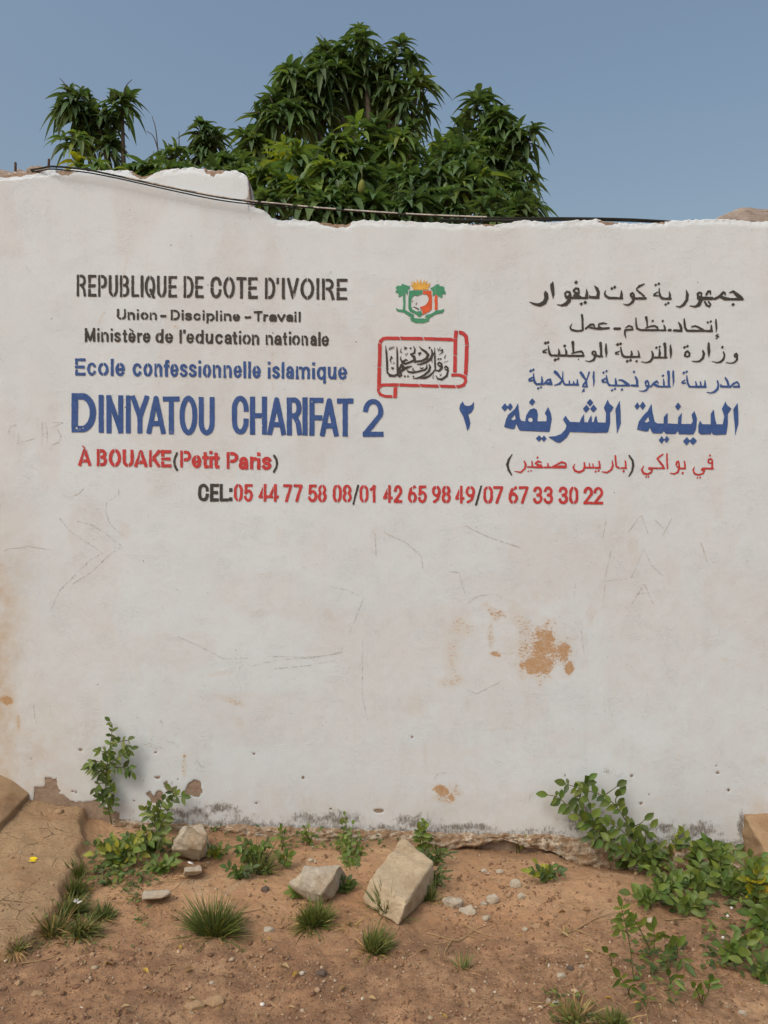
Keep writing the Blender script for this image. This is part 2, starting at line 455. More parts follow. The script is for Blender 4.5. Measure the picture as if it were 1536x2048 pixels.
def wall_masks(PX, PY):
    mud = np.zeros_like(PX)
    def add(a, *k, **kw):
        nonlocal mud
        mud = np.maximum(mud, a * blob(PX, PY, *k, **kw))
    add(0.80, 1088, 1288, 38, 48, rough=1.2, soft=0.6); add(0.82, 1128, 1305, 18, 30, rough=1.1, soft=.7); add(0.9, 1140, 1336, 13, 17, rough=0.8)
    add(0.8, 1075, 1325, 34, 26, rough=1.3); add(0.50, 1085, 1300, 72, 70, rough=1.2, soft=0.7)
    add(0.42, 918, 1255, 34, 36, rot=20, rough=1.0, soft=0.8); add(0.40, 905, 1310, 19, 55, rough=0.8, soft=0.8); add(0.46, 905, 1362, 34, 14, rough=1.4, soft=0.7)
    add(0.52, 985, 1225, 30, 12, rot=25, rough=1.4); add(0.45, 982, 1265, 7, 30, rough=1.2); add(0.80, 992, 1309, 16, 6, rot=15, rough=0.9); add(0.42, 1025, 1306, 30, 3)
    add(0.40, 1045, 1250, 20, 40, rot=-30, rough=1.4); add(0.35, 1185, 1230, 12, 26, rough=1.4)
    add(0.92, 882, 1582, 22, 11, rot=20, rough=1.0); add(0.75, 903, 1597, 13, 9, rot=40, rough=1.1); add(0.5, 890, 1588, 36, 20, rough=1.4)
    add(0.80, 14, 1401, 16, 10, rot=20, rough=0.9); add(0.50, 37, 1445, 6, 24, rough=0.8); add(0.42, 465, 1402, 34, 7, rot=22, rough=0.6)
    add(0.42, 368, 1530, 5, 34, rough=0.8); add(0.9, 369, 1512, 3.5, 2.5)
    add(0.34, 545, 735, 3.5, 52, rough=0.4); add(0.30, 250, 540, 2.5, 45, rot=12, rough=0.4); add(0.34, 203, 636, 3, 22, rot=28, rough=0.4); add(0.4, 352, 655, 7, 6, rough=0.9)
    add(0.22, 1265, 1095, 12, 15, rough=1); add(0.26, 440, 1347, 34, 6, rot=-8, rough=1.0); add(0.2, 830, 1410, 24, 22, rough=1); add(0.25, 850, 1510, 6, 20, rough=1)
    for i in range(26):
        add(R.uniform(0.1, 0.3), R.uniform(0, 1536), R.uniform(1050, 1620), R.uniform(3, 14), R.uniform(4, 26), rot=R.uniform(-30, 30), rough=1.2)
    base = np.interp(PX, [-900, 230, 400, 600, 800, 1000, 1200, 1480, 2400], [1640, 1636, 1650, 1658, 1666, 1672, 1684, 1690, 1690])
    hgt = 26 + 46 * (fbm(PX / 55.0, PX * 0 + 2.2, 3) - 0.35)
    mould = ss(1.0, 0.0, (base - PY) / np.maximum(hgt, 8)) * ss(215, 330, PX) * 0.78
    for k in [(375, 1628, 50, 16), (440, 1618, 60, 14), (650, 1636, 70, 16), (830, 1645, 48, 20), (930, 1655, 80, 10), (1170, 1640, 48, 34), (1390, 1660, 80, 20), (1330, 1655, 40, 14), (1482, 1650, 10, 40)]:
        mould = np.maximum(mould, 0.95 * blob(PX, PY, *k, rough=1.2, soft=1.0))
    for k in [(345, 1562, 4, 9, 10), (410, 1530, 8, 24, 15), (1230, 1545, 34, 8, 8), (1412, 1105, 2.2, 24, -12)]:
        mould = np.maximum(mould, 0.42 * blob(PX, PY, *k[:4], rot=k[4], rough=1.2, soft=0.8))
    peel = np.zeros_like(PX)
    wob = 9 * (fbm(PX / 9.0, PY / 9.0, 4) - 0.5)
    for poly in [[(68, 1575), (88, 1572), (90, 1556), (110, 1557), (113, 1552), (118, 1578), (124, 1580), (119, 1586), (140, 1600), (172, 1606), (196, 1600), (206, 1612), (236, 1628), (240, 1660), (60, 1640)],
                 [(292, 1588), (300, 1583), (308, 1590), (318, 1582), (334, 1594), (322, 1608), (302, 1606)], [(327, 1566), (334, 1562), (338, 1574), (352, 1580), (354, 1592), (340, 1588), (330, 1578)],
                 [(366, 1590), (374, 1568), (390, 1560), (399, 1561), (404, 1584), (396, 1596)],
                 [(-900, 330), (0, 330), (95, 325), (80, 338), (50, 347), (15, 349), (-900, 356)], [(104, 336), (166, 340), (152, 346), (118, 350)], [(252, 330), (330, 330), (304, 344), (281, 354), (264, 346)],
                 [(400, 325), (462, 330), (440, 342), (425, 349), (408, 338)], [(630, 430), (700, 430), (700, 452), (668, 455), (640, 449)], [(488, 330), (520, 330), (502, 412), (492, 400), (496, 360)],
                 [(912, 436), (985, 436), (990, 450), (940, 449)], [(1190, 440), (1240, 436), (1238, 446), (1210, 449)], [(1300, 438), (1345, 436), (1325, 449)]]:
        peel = np.maximum(peel, ss(1.5, -1.5, polysdf(PX, PY, poly) + wob))
    peel = np.maximum(peel, ss(4, 14, PY - base + 8 * (fbm(PX / 12, PY / 12, 3) - .5)) * ss(215, 240, PX))
    for i in range(20):
        peel = np.maximum(peel, blob(PX, PY, R.uniform(20, 1500), R.uniform(1470, 1640), R.uniform(1, 4), R.uniform(1, 3), rough=1.0))
    for k in [(314, 1555, 7, 3), (161, 1499, 4, 3), (606, 1556, 4, 3), (152, 1584, 3, 3), (758, 1622, 10, 4)]:
        peel = np.maximum(peel, blob(PX, PY, *k, rough=0.9))
    tan = 0.98 * ss(105, -30, PX + 60 * (fbm(PX / 60, PY / 120, 3) - 0.5)) * ss(850, 1350, PY)
    tan = np.maximum(tan, 0.55 * ss(330, 60, PX) * ss(1180, 1600, PY))
    tan = np.maximum(tan, 0.34 * ss(1500, 1650, PY))
    tan = np.maximum(tan, 0.15 * ss(980, 1250, PY) * ss(0.45, 0.62, fbm(PX / 170 + 3, PY / 120, 4)))
    tan = np.maximum(tan, 0.5 * ss(1440, 1530, PX) * ss(1560, 1620, PY))
    tan = np.maximum(tan, 0.13 * ss(0.50, 0.68, fbm(PX / 90 + 13, PY / 220 + 5, 4)))
    return mud, mould, peel, tan

def build_wall():
    def axis(lo, hi, step, far_lo, far_hi):
        return np.concatenate([np.linspace(far_lo, lo, 40, endpoint=False), np.arange(lo, hi, step), np.linspace(hi, far_hi, 40)])
    pxs = axis(-60, 1600, 2.4, -900, 2400)
    nv = 560
    t = np.linspace(0, 1, nv)
    tp = top_py(pxs)
    bot = 1800.0
    PX = np.repeat(pxs[None, :], nv, 0)
    PY = bot + (tp[None, :] - bot) * t[:, None]
    X = wx(PX); Z = wz(PY); Y = wall_y(X, Z)
    mud, mould, peel, tan = wall_masks(PX, PY)
    Y = Y + 0.004 * ss(0.2, 0.8, peel)                      # plaster thickness
    line = np.interp(PX, [0, 80, 170, 230, 330, 430, 500, 505], [360, 352, 340, 350, 372, 393, 407, 300])
    Y = Y + 0.016 * ss(-1, 2, line - PY) * (PX < 503)        # course above the cable is set back
    edge = ss(14, 0, PY - tp[None, :])
    Y = Y + edge * 0.010 * fbm(PX / 6, PY / 6, 3)
    V = [np.stack([X.ravel(), Y.ravel(), Z.ravel()], 1)]
    attrs = {k: [v.ravel()] for k, v in (('mud', mud), ('mould', mould), ('peel', peel), ('tan', tan))}
    n = len(pxs)
    # top of the wall and its back
    ks = [0.03, 0.07, 0.11, 0.15]
    for k in ks:
        z = Z[-1] + 0.018 * (fbm(pxs / 10.0, pxs * 0 + k * 90, 4) - 0.5) + (0.004 if k < 0.12 else -0.006)
        V.append(np.stack([X[-1], np.full(n, k) + 0.01 * (fbm(pxs / 12.0, pxs * 0 + 5, 2) - 0.5), z], 1))
        for a, q in (('mud', 0), ('mould', 0.15), ('tan', 0.6)): attrs[a].append(np.full(n, q))
        attrs['peel'].append(ss(0.35, 0.6, fbm(pxs / 16.0, pxs * 0 + k * 60, 4)))
    V.append(np.stack([X[-1], np.full(n, 0.155), np.full(n, -0.3)], 1))
    for a, q in (('mud', 0), ('mould', 0.3), ('tan', 0.5), ('peel', 0.0)): attrs[a].append(np.full(n, q))
    me = mesh_np('wall_face', np.concatenate(V), grid_faces(nv + len(ks) + 1, n), attrs={k: np.concatenate(v) for k, v in attrs.items()})
    link('plastered_masonry', me, M['wall'], WALL, smooth=True)
build_wall()

def build_foundation():
    pxs = np.arange(225, 1490, 3.0)
    rim = np.interp(pxs, [225, 300, 500, 700, 860, 1000, 1120, 1200, 1300, 1490], [1636, 1646, 1650, 1658, 1664, 1668, 1670, 1684, 1690, 1694])
    low = np.interp(pxs, [225, 400, 620, 760, 880, 950, 985, 1010, 1050, 1100, 1150, 1200, 1300, 1490], [1664, 1672, 1684, 1696, 1700, 1694, 1684, 1682, 1696, 1703, 1728, 1738, 1745, 1750])
    low = low + 10 * (fbm(pxs / 12, pxs * 0, 4) - 0.5); rim = rim + 9 * (fbm(pxs / 16, pxs * 0 + 4, 4) - 0.5)
    rows = []
    n = 16
    out = 0.018 + 0.05 * (fbm(pxs / 40, pxs * 0 + 7, 4) - 0.35)
    for i in range(n):
        u = i / (n - 1)
        y = -0.002 - out * (1 - (1 - u) ** 2.0) - 0.040 * (fbm(pxs / 11, pxs * 0 + i * 0.45, 5) - 0.5) * min(1, u * 3)
        # constant look in pixels: walk from rim to low with perspective handled at y
        py = rim + (low - rim) * u
        dep = y + CD
        rows.append(np.stack([(pxs - 768) / F * dep, y, CZ + (1024 - py) / F * dep], 1))
    last = rows[-1].copy(); last[:, 1] = 0.02; last[:, 2] += 0.004; mid = 0.5 * (last + rows[-1]); mid[:, 2] += 0.012
    rows += [mid, last]
    me = mesh_np('foundation', np.concatenate(rows), grid_faces(len(rows), len(pxs))[:, ::-1])
    link('eroded_footing', me, M['found'], WALL, smooth=True)
build_foundation()

# ------------------------------------------------------------------ painted writing: signed-distance painter
class Paint:
    """collects strokes and polygons in photo pixels on the wall and turns their union into one thin sheet"""
    def __init__(s, st=0.8, rough=0.5):
        s.it = []; s.st = st; s.rough = rough
    def stroke(s, pts, hw=None, butt=False, clip=None, sub=False):
        p = np.array([(q[0], q[1], q[2] if len(q) > 2 else hw) for q in pts], float)
        s.it.append(('s', p, butt, clip, sub)); return s
    def poly(s, pts, sub=False):
        s.it.append(('p', np.array(pts, float), False, None, sub)); return s
    def build(s, name, mat, parent, label=None, lift=0.0022):
        lo = np.array([1e9, 1e9]); hi = -lo
        for it in s.it:
            r = it[1][:, 2].max() if it[0] == 's' else 0
            lo = np.minimum(lo, it[1][:, :2].min(0) - r - 4); hi = np.maximum(hi, it[1][:, :2].max(0) + r + 4)
        st = s.st
        nx = int((hi[0] - lo[0]) / st) + 2; ny = int((hi[1] - lo[1]) / st) + 2
        gx = lo[0] + np.arange(nx) * st; gy = lo[1] + np.arange(ny) * st
        D = np.full((ny, nx), 9.0)
        def window(a, b):
            i0 = max(0, int((a[0] - lo[0]) / st) - 1); i1 = min(nx, int((b[0] - lo[0]) / st) + 3)
            j0 = max(0, int((a[1] - lo[1]) / st) - 1); j1 = min(ny, int((b[1] - lo[1]) / st) + 3)
            return i0, i1, j0, j1
        for ph in (False, True):
            for kind, p, butt, clip, sub in s.it:
                if sub != ph: continue
                r = (p[:, 2].max() if kind == 's' else 0) + 4
                i0, i1, j0, j1 = window(p[:, :2].min(0) - r, p[:, :2].max(0) + r)
                X, Y = np.meshgrid(gx[i0:i1], gy[j0:j1])
                if kind == 'p': d = polysdf(X, Y, p[:, :2])
                else:
                    d = np.full(X.shape, 9.0); m = len(p)
                    for k in range(m - 1):
                        a, b = p[k], p[k + 1]; e = b[:2] - a[:2]; L = math.hypot(*e)
                        if L < 1e-6: continue
                        tt = ((X - a[0]) * e[0] + (Y - a[1]) * e[1]) / (L * L)
                        tc = np.clip(tt, 0, 1)
                        q = np.hypot(X - a[0] - e[0] * tc, Y - a[1] - e[1] * tc) - (a[2] + (b[2] - a[2]) * tc)
                        if butt:                                   # square caps at the two free ends
                            per = np.abs((X - a[0]) * e[1] - (Y - a[1]) * e[0]) / L - (a[2] + (b[2] - a[2]) * tc)
                            ex0 = a[2] if k == 0 else 0.0; ex1 = b[2] if k == m - 2 else 0.0
                            al = np.maximum(-tt * L - ex0, (tt - 1) * L - ex1)
                            box = np.maximum(per, al)
                            q = np.minimum(q, box)
                        d = np.minimum(d, q)
                    if clip is not None:
                        d = np.maximum(d, np.maximum(np.maximum(clip[0] - X, X - clip[2]), np.maximum(clip[1] - Y, Y - clip[3])))
                w = D[j0:j1, i0:i1]
                D[j0:j1, i0:i1] = np.maximum(w, -d) if sub else np.minimum(w, d)
        X, Y = np.meshgrid(gx, gy)
        D = D + s.rough * 2.0 * (fbm(X / 3.2, Y / 3.2, 2) - 0.5) + s.rough * 1.2 * (vnoise(X / 11, Y / 11) - 0.5)
        # filled marching squares
        V = []; Q = []; T = []
        a = D[:-1, :-1]; b = D[:-1, 1:]; c = D[1:, 1:]; d_ = D[1:, :-1]
        act = np.argwhere((a < 0) | (b < 0) | (c < 0) | (d_ < 0))
        nV = 0
        for j, i in act:
            vals = (D[j, i], D[j, i + 1], D[j + 1, i + 1], D[j + 1, i])
            cx = (gx[i], gx[i + 1], gx[i + 1], gx[i]); cy = (gy[j], gy[j], gy[j + 1], gy[j + 1])
            out = []
            for k in range(4):
                l = (k + 1) & 3
                if vals[k] < 0: out.append((cx[k], cy[k]))
                if (vals[k] < 0) != (vals[l] < 0):
                    t = vals[k] / (vals[k] - vals[l]); out.append((cx[k] + (cx[l] - cx[k]) * t, cy[k] + (cy[l] - cy[k]) * t))
            m = len(out)
            if m < 3: continue
            V += out
            if m == 4: Q.append((nV, nV + 3, nV + 2, nV + 1))
            else:
                for k in range(1, m - 1): T.append((nV, nV + k + 1, nV + k))
            nV += m
        V = np.array(V)
        x = wx(V[:, 0]); z = wz(V[:, 1])
        W = np.stack([x, wall_y(x, z) - lift, z], 1)
        me = mesh_np(name, W, np.array(Q) if Q else None, np.array(T) if T else None)
        o = link(name, me, mat, parent)
        if label: o['label'] = label
        return o

def arc(cx, cy, rx, ry, a0, a1, n=14):
    return [(cx + rx * math.cos(math.radians(a0 + (a1 - a0) * i / n)), cy + ry * math.sin(math.radians(a0 + (a1 - a0) * i / n))) for i in range(n + 1)]
# glyphs: strokes in a unit box (x right, y up) whose edges are the stroke centre lines; second list = stencil bridges
def _o(): return arc(.5, .5, .5, .5, 90, 450, 28)
GL = {
 'I': ([[(.5, 0), (.5, 1)]], []), 'l': ([[(.5, 0), (.5, 1)]], []),
 'L': ([[(0, 1), (0, 0), (1, 0)]], []),
 'E': ([[(0, 0), (0, 1)], [(0, 1), (1, 1)], [(0, .5), (.88, .5)], [(0, 0), (1, 0)]], [[(-.3, .62), (.45, .62)], [(-.3, .36), (.45, .36)]]),
 'F': ([[(0, 0), (0, 1)], [(0, 1), (1, 1)], [(0, .47), (.88, .47)]], []),
 'T': ([[(.5, 0), (.5, 1)], [(0, 1), (1, 1)]], []),
 'H': ([[(0, 0), (0, 1)], [(1, 0), (1, 1)], [(0, .5), (1, .5)]], []),
 'N': ([[(0, 0), (0, 1)], [(1, 0), (1, 1)], [(0, 1), (1, 0)]], []),
 'M': ([[(0, 0), (0, 1)], [(1, 0), (1, 1)], [(0, 1), (.5, .05), (1, 1)]], []),
 'V': ([[(0, 1), (.5, 0), (1, 1)]], [[(.58, -.1), (.62, .25)]]),
 'Y': ([[(0, 1), (.5, .42), (1, 1)], [(.5, .45), (.5, 0)]], []),
 'A': ([[(0, 0), (.5, 1), (1, 0)], [(.2, .24), (.8, .24)]], [[(.56, 1.1), (.30, .2)]]),
 'K': ([[(0, 0), (0, 1)], [(1, 1), (.12, .42)], [(.32, .58), (1, 0)]], [[(.16, -.1), (.16, 1.1)]]),
 'R': ([[(0, 0), (0, 1)], [(0, 1), (.5, 1)] + arc(.5, .76, .45, .24, 90, -90) + [(0, .52)], [(.55, .5), (.85, .3), (1, 0)]], [[(.19, -.1), (.19, 1.1)]]),
 'P': ([[(0, 0), (0, 1)], [(0, 1), (.5, 1)] + arc(.5, .72, .5, .28, 90, -90) + [(0, .44)]], [[(.19, -.1), (.19, 1.1)]]),
 'B': ([[(0, 0), (0, 1)], [(0, 1), (.5, 1)] + arc(.5, .77, .42, .23, 90, -90) + [(0, .54)], [(0, .54), (.5, .54)] + arc(.5, .27, .5, .27, 90, -90) + [(0, 0)]], [[(.2, -.1), (.2, 1.1)]]),
 'D': ([[(0, 0), (0, 1)], [(0, 1), (.4, 1)] + arc(.4, .5, .6, .5, 90, -90, 20) + [(0, 0)]], [[(.2, -.1), (.2, 1.1)]]),
 'U': ([[(0, 1), (0, .3)] + arc(.5, .3, .5, .3, 180, 360) + [(1, 1)]], [[(.52, -.2), (.52, .3)]]),
 'C': ([arc(.5, .68, .5, .32, 0, 180) + arc(.5, .32, .5, .32, 180, 360)], [[(-.3, .5), (.3, .5)]]),
 'O': ([_o()], [[(.5, .75), (.5, 1.2)], [(.5, -.2), (.5, .25)]]),
 'Q': ([_o(), [(.55, .30), (.95, -.06)]], [[(.5, .75), (.5, 1.2)], [(.55, .05), (.75, -.1)]]),
 "'": ([[(.5, 0.05), (.5, .95)]], []),
 '-': ([[(0, .5), (1, .5)]], []),
 '/': ([[(0, 0), (1, 1)]], []),
 ':': ([[(.5, .04), (.5, .06)], [(.5, .68), (.5, .70)]], []),
 '0': ([arc(.5, .68, .5, .32, 0, 180) + arc(.5, .32, .5, .32, 180, 360) + [(1, .68)]], [[(.5, .75), (.5, 1.2)], [(.5, -.2), (.5, .25)]]),
 '1': ([[(.7, 0), (.7, 1)], [(.75, .98), (0, .80)]], []),
 '2': ([arc(.5, .70, .48, .30, 170, -25) + [(.55, .34), (0, .02)], [(0, 0), (1, 0)]], []),
 '3': ([arc(.48, .75, .46, .25, 165, -90), [(.48, .52)] + arc(.48, .27, .52, .27, 80, -165)], []),
 '4': ([[(.72, 0), (.72, 1)], [(.68, 1), (0, .26)], [(0, .24), (1, .24)]], [[(.47, .1), (.47, 1.1)]]),
 '5': ([[(.92, 1), (.1, 1), (.06, .52)], [(.06, .52)] + arc(.46, .32, .54, .32, 125, -160)], []),
 '6': ([[(.85, 1), (.3, .85), (.02, .45), (0, .3)], arc(.5, .29, .5, .29, 0, 360, 24)], [[(.5, .75), (.6, 1.2)], [(.5, -.2), (.5, .2)]]),
 '7': ([[(0, 1), (1, 1), (.3, 0)]], []),
 '8': ([arc(.5, .76, .44, .24, 0, 360, 24), arc(.5, .27, .5, .27, 0, 360, 24)], [[(.5, .85), (.5, 1.2)], [(.5, -.2), (.5, .15)], [(.5, .42), (.5, .60)]]),
 '9': ([[(.15, 0), (.7, .15), (.98, .55), (1, .7)], arc(.5, .71, .5, .29, 0, 360, 24)], [[(.5, .85), (.5, 1.2)]]),
 # lower case, box = x height (ascenders handled by a taller box)
 'o': ([_o()], [[(.5, .7), (.5, 1.3)], [(.5, -.3), (.5, .3)]]),
 'n': ([[(0, 0), (0, 1)], [(0, .6), (.2, .92)] + arc(.55, .62, .45, .38, 110, 0, 8) + [(1, 0)]], [[(.2, .2), (.2, 1.2)]]),
 'u': ([[(1, 0), (1, 1)], [(0, 1), (0, .35)] + arc(.45, .36, .45, .36, 180, 300, 8) + [(1, .4)]], []),
 'm': ([[(0, 0), (0, 1)], [(0, .7)] + arc(.27, .68, .23, .32, 130, 0, 7) + [(.5, 0)], [(.5, .7)] + arc(.77, .68, .23, .32, 150, 0, 7) + [(1, 0)]], [[(.1, .2), (.1, 1.2)]]),
 'e': ([[(0.02, .5), (1, .5)] + arc(.5, .5, .5, .5, 0, 320, 22)], [[(.42, .6), (.42, 1.3)]]),
 'c': ([arc(.5, .5, .5, .5, 35, 325, 20)], []),
 's': ([arc(.5, .76, .45, .24, 20, 200, 10) + [(.25, .58), (.75, .44)] + arc(.5, .25, .5, .25, 20, -160, 10)], []),
 'a': ([[(1, 0), (1, .65)] + arc(.53, .66, .45, .34, 0, 160, 10), [(1, .52), (.6, .52)] + arc(.4, .27, .4, .27, 110, 330, 10) + [(1, .3)]], []),
 'r': ([[(0, 0), (0, 1)], [(0, .55), (.3, .9), (1, .95)]], []),
 'v': ([[(0, 1), (.5, 0), (1, 1)]], []),
 'i': ([[(.5, 0), (.5, .60)], [(.5, .995), (.5, 1.0)]], [[(-.5, .80), (1.5, .80)]]),
 't': ([[(.45, 1), (.45, .18), (.6, 0), (1, .0)], [(0, .70), (1, .70)]], []),
 'f': ([[(.4, 0), (.4, .8), (.55, 1), (1, 1)], [(0, .66), (.95, .66)]], []),
 'd': ([[(1, 0), (1, 1)], arc(.5, .34, .5, .34, 0, 360, 24)], [[(.45, -.2), (.45, .15)], [(.45, .55), (.45, .85)]]),
 'p': ([[(0, 0), (0, 1)], arc(.5, .63, .5, .37, 0, 360, 24)], [[(.35, .2), (.35, .45)]]),
 'q': ([[(1, 0), (1, 1)], arc(.5, .63, .5, .37, 0, 360, 24)], []),
}
def letters(pt, items, ox, oy, k, ytop, ybot, hw, gap=1.0, xh=0.72, stencil=True, desc=0.25, narrow=1.0):
    """items: (char, x0, x1[, top, bottom]) in zoom pixels; ytop/ybot: functions of photo x giving the capital band"""
    for it in items:
        ch, a, b = it[:3]
        x0 = a / k + ox; x1 = b / k + ox; xm = (x0 + x1) / 2
        t, bt = ytop(xm), ybot(xm)
        if len(it) > 3: t = it[3] / k + oy; bt = it[4] / k + oy
        H = bt - t
        if ch in 'onuemcsarv' and len(it) <= 3: t = bt - H * xh
        if ch == 'p' and len(it) <= 3: t = bt - H * xh; bt = bt + H * desc
        if ch == 'q' and len(it) <= 3: t = bt - H * xh; bt = bt + H * desc
        if ch == 't' and len(it) <= 3: t = bt - H * 0.92
        if ch == "'": bt = t + H * 0.30
        if ch == '-': t = bt - H * 0.48; bt = t + 2 * hw
        if ch == ':': t = t + H * 0.0
        st, gp = GL[ch]
        w = max(0.01, (x1 - x0) - 2 * hw); h = max(0.01, (bt - t) - 2 * hw)
        f = lambda q: (x0 + hw + q[0] * w, bt - hw - q[1] * h)
        clip = (x0 - 0.3, t - 0.3, x1 + 0.3, bt + 0.3)
        if ch == 'Q': clip = (x0, t, x1 + 1, bt + 3)
        for s_ in st: pt.stroke([f(q) for q in s_], hw, butt=True, clip=clip)
        if stencil:
            for s_ in gp: pt.stroke([f(q) for q in s_], gap, sub=True)
lin = lambda x0, y0, x1, y1: (lambda x: y0 + (y1 - y0) * (x - x0) / (x1 - x0))
def seq(s, xs): return [(c,) + tuple(x) for c, x in zip(s, xs)]

K5 = 5.12
p = Paint()
yt, yb = lin(154, 549.5, 695, 558.2), lin(154, 592.9, 695, 600.6)
letters(p, seq('REPUBLIQUEDE', [(122, 220), (238, 325), (342, 432), (450, 545), (565, 662), (682, 762), (778, 805), (820, 928), (945, 1042), (1062, 1150), (1218, 1320), (1335, 1422)]), 130, 530, K5, yt, yb, 2.75, 0.75)
letters(p, seq("COTED'IVOIRE", [(60, 172), (188, 308), (322, 428), (443, 540), (615, 722), (733, 757), (787, 820), (840, 962), (978, 1118), (1140, 1172), (1198, 1325), (1348, 1460)]), 410, 530, K5, yt, yb, 2.95, 0.75)
p.build('painted_lettering', M['black'], WALL, "black stencilled capitals reading REPUBLIQUE DE COTE D'IVOIRE")

p = Paint()
yt, yb = lin(235, 618.3, 600, 623.6), lin(235, 639.6, 600, 644.4)
letters(p, seq('Union-Discip', [(535, 628), (645, 720), (735, 763), (778, 858), (872, 945), (977, 1040), (1085, 1180), (1195, 1221), (1230, 1305), (1318, 1395), (1408, 1435), (1450, 1532)]), 130, 530, K5, yt, yb, 2.15, 0.6)
letters(p, seq('line-Travail', [(110, 136), (152, 180), (195, 272), (285, 362), (408, 472), (502, 592), (598, 650), (655, 735), (740, 825), (832, 905), (914, 941), (956, 983)]), 410, 530, K5, yt, yb, 2.15, 0.6)
p.build('painted_lettering', M['black'], WALL, 'small black stencilled line reading Union - Discipline - Travail')

p = Paint()
yt, yb = lin(170, 656.2, 658, 664.8), lin(170, 683.5, 658, 692.3)
letters(p, seq("Ministeredel'ed", [(205, 312), (332, 356), (373, 450), (469, 493), (505, 575), (593, 640), (650, 728), (742, 795), (800, 878), (928, 1012), (1028, 1108), (1175, 1199), (1213, 1236), (1245, 1325), (1338, 1422)]), 130, 530, K5, yt, yb, 2.3, 0.6, xh=0.74)
letters(p, seq('ucationnationale', [(8, 85), (105, 190), (200, 275), (282, 330), (348, 371), (385, 470), (482, 555), (622, 698), (710, 785), (797, 842), (860, 883), (893, 975), (990, 1055), (1078, 1145), (1160, 1185), (1195, 1270)]), 410, 530, K5, yt, yb, 2.3, 0.6, xh=0.74)
p.stroke([(260.5, 658.5), (266.0, 663.0)], 1.6, butt=True)
p.build('painted_lettering', M['black'], WALL, "black stencilled line reading Ministere de l'education nationale")

p = Paint()
yt, yb = lin(150, 716.8, 690, 726.3), lin(150, 750.9, 690, 759.6)
letters(p, seq('Ecoleconfessio', [(105, 212), (228, 325), (340, 448), (470, 500), (518, 615), (695, 790), (805, 897), (918, 998), (1015, 1072), (1080, 1165), (1178, 1257), (1268, 1350), (1367, 1394), (1412, 1498)]), 130, 530, K5, yt, yb, 2.75, 0.7, xh=0.78)
letters(p, seq('nnelleislamique', [(82, 165), (190, 275), (292, 378), (393, 420), (443, 469), (485, 572), (643, 671), (688, 768), (783, 813), (828, 910), (932, 1075), (1098, 1126), (1145, 1238), (1258, 1345), (1362, 1455)]), 410, 530, K5, yt, yb, 2.75, 0.7, xh=0.76)
p.build('painted_lettering', M['blue'], WALL, 'blue stencilled line reading Ecole confessionnelle islamique')

p = Paint(rough=0.35)
z1 = 4.6545; z2 = 4.5176
yy = lambda x: 0
letters(p, [('D', 62, 290, 76, 440)], 130, 770, z1, yy, yy, 6.4, stencil=False)
letters(p, [('I', 314, 361, 92, 445), ('N', 387, 543, 95, 450), ('I', 568, 612, 97, 450), ('Y', 613, 784, 98, 450), ('A', 760, 937, 103, 456), ('T', 913, 1068, 107, 458), ('O', 1067, 1233, 101, 467), ('U', 1245, 1393, 112, 468)], 130, 770, z1, yy, yy, 5.0, stencil=False)
letters(p, [('C', 107, 258, 97, 447), ('H', 270, 424, 105, 448), ('A', 428, 596, 110, 452), ('R', 603, 742, 113, 454), ('I', 745, 790, 113, 456), ('F', 808, 935, 116, 458), ('A', 903, 1071, 120, 464), ('T', 1057, 1205, 122, 465), ('2', 1290, 1478, 126, 468)], 440, 770, z2, yy, yy, 5.1, stencil=False)
for (x, y, r) in [(153, 856, 2.6), (150, 846, 1), (160, 858, 1.3), (166, 856, 1.6), (156, 860, 1.2), (623.5, 803, 1.6), (507, 820, 1), (524.5, 835, 1.2), (524, 851, .8), (620, 807, .8)]:
    p.stroke([(x, y), (x + .3, y + .3)], r, sub=True)
p.build('painted_lettering', M['blue'], WALL, 'large blue capitals reading DINIYATOU CHARIFAT 2')

p = Paint()
letters(p, [('A', 124, 246, 590, 753), ('B', 297, 393, 597, 757), ('O', 409, 523, 595, 761), ('U', 537, 641, 600, 763), ('A', 645, 769, 604, 765), ('K', 784, 889, 605, 766), ('E', 895, 991, 606, 768),
            ('P', 1073, 1176, 609, 767), ('e', 1181, 1272, 652, 774), ('t', 1275, 1338, 626, 774), ('i', 1344, 1374, 612, 773), ('t', 1378, 1438, 628, 777)], 130, 770, z1, yy, yy, 3.3, 0.8)
letters(p, [('P', 60, 166, 605, 757), ('a', 168, 256, 648, 764), ('r', 270, 332, 648, 763), ('i', 334, 366, 610, 764), ('s', 376, 466, 648, 768)], 440, 770, z2, yy, yy, 3.4, 0.8)
p.poly([(163, 892), (166, 891), (171.5, 895.5), (170, 897)])
p.build('painted_lettering', M['red'], WALL, 'red stencilled line reading A BOUAKE (Petit Paris)')
p = Paint()
p.stroke([(354, 906.5), (350, 916), (348.5, 924), (350, 932), (354.5, 940)], 2.1)
p.stroke([(548.5, 911.5), (552.5, 919), (554, 927), (552.5, 935), (548, 943.5)], 2.2)
p.build('painted_bracket', M['black'], WALL, 'pair of black brackets round the words Petit Paris')

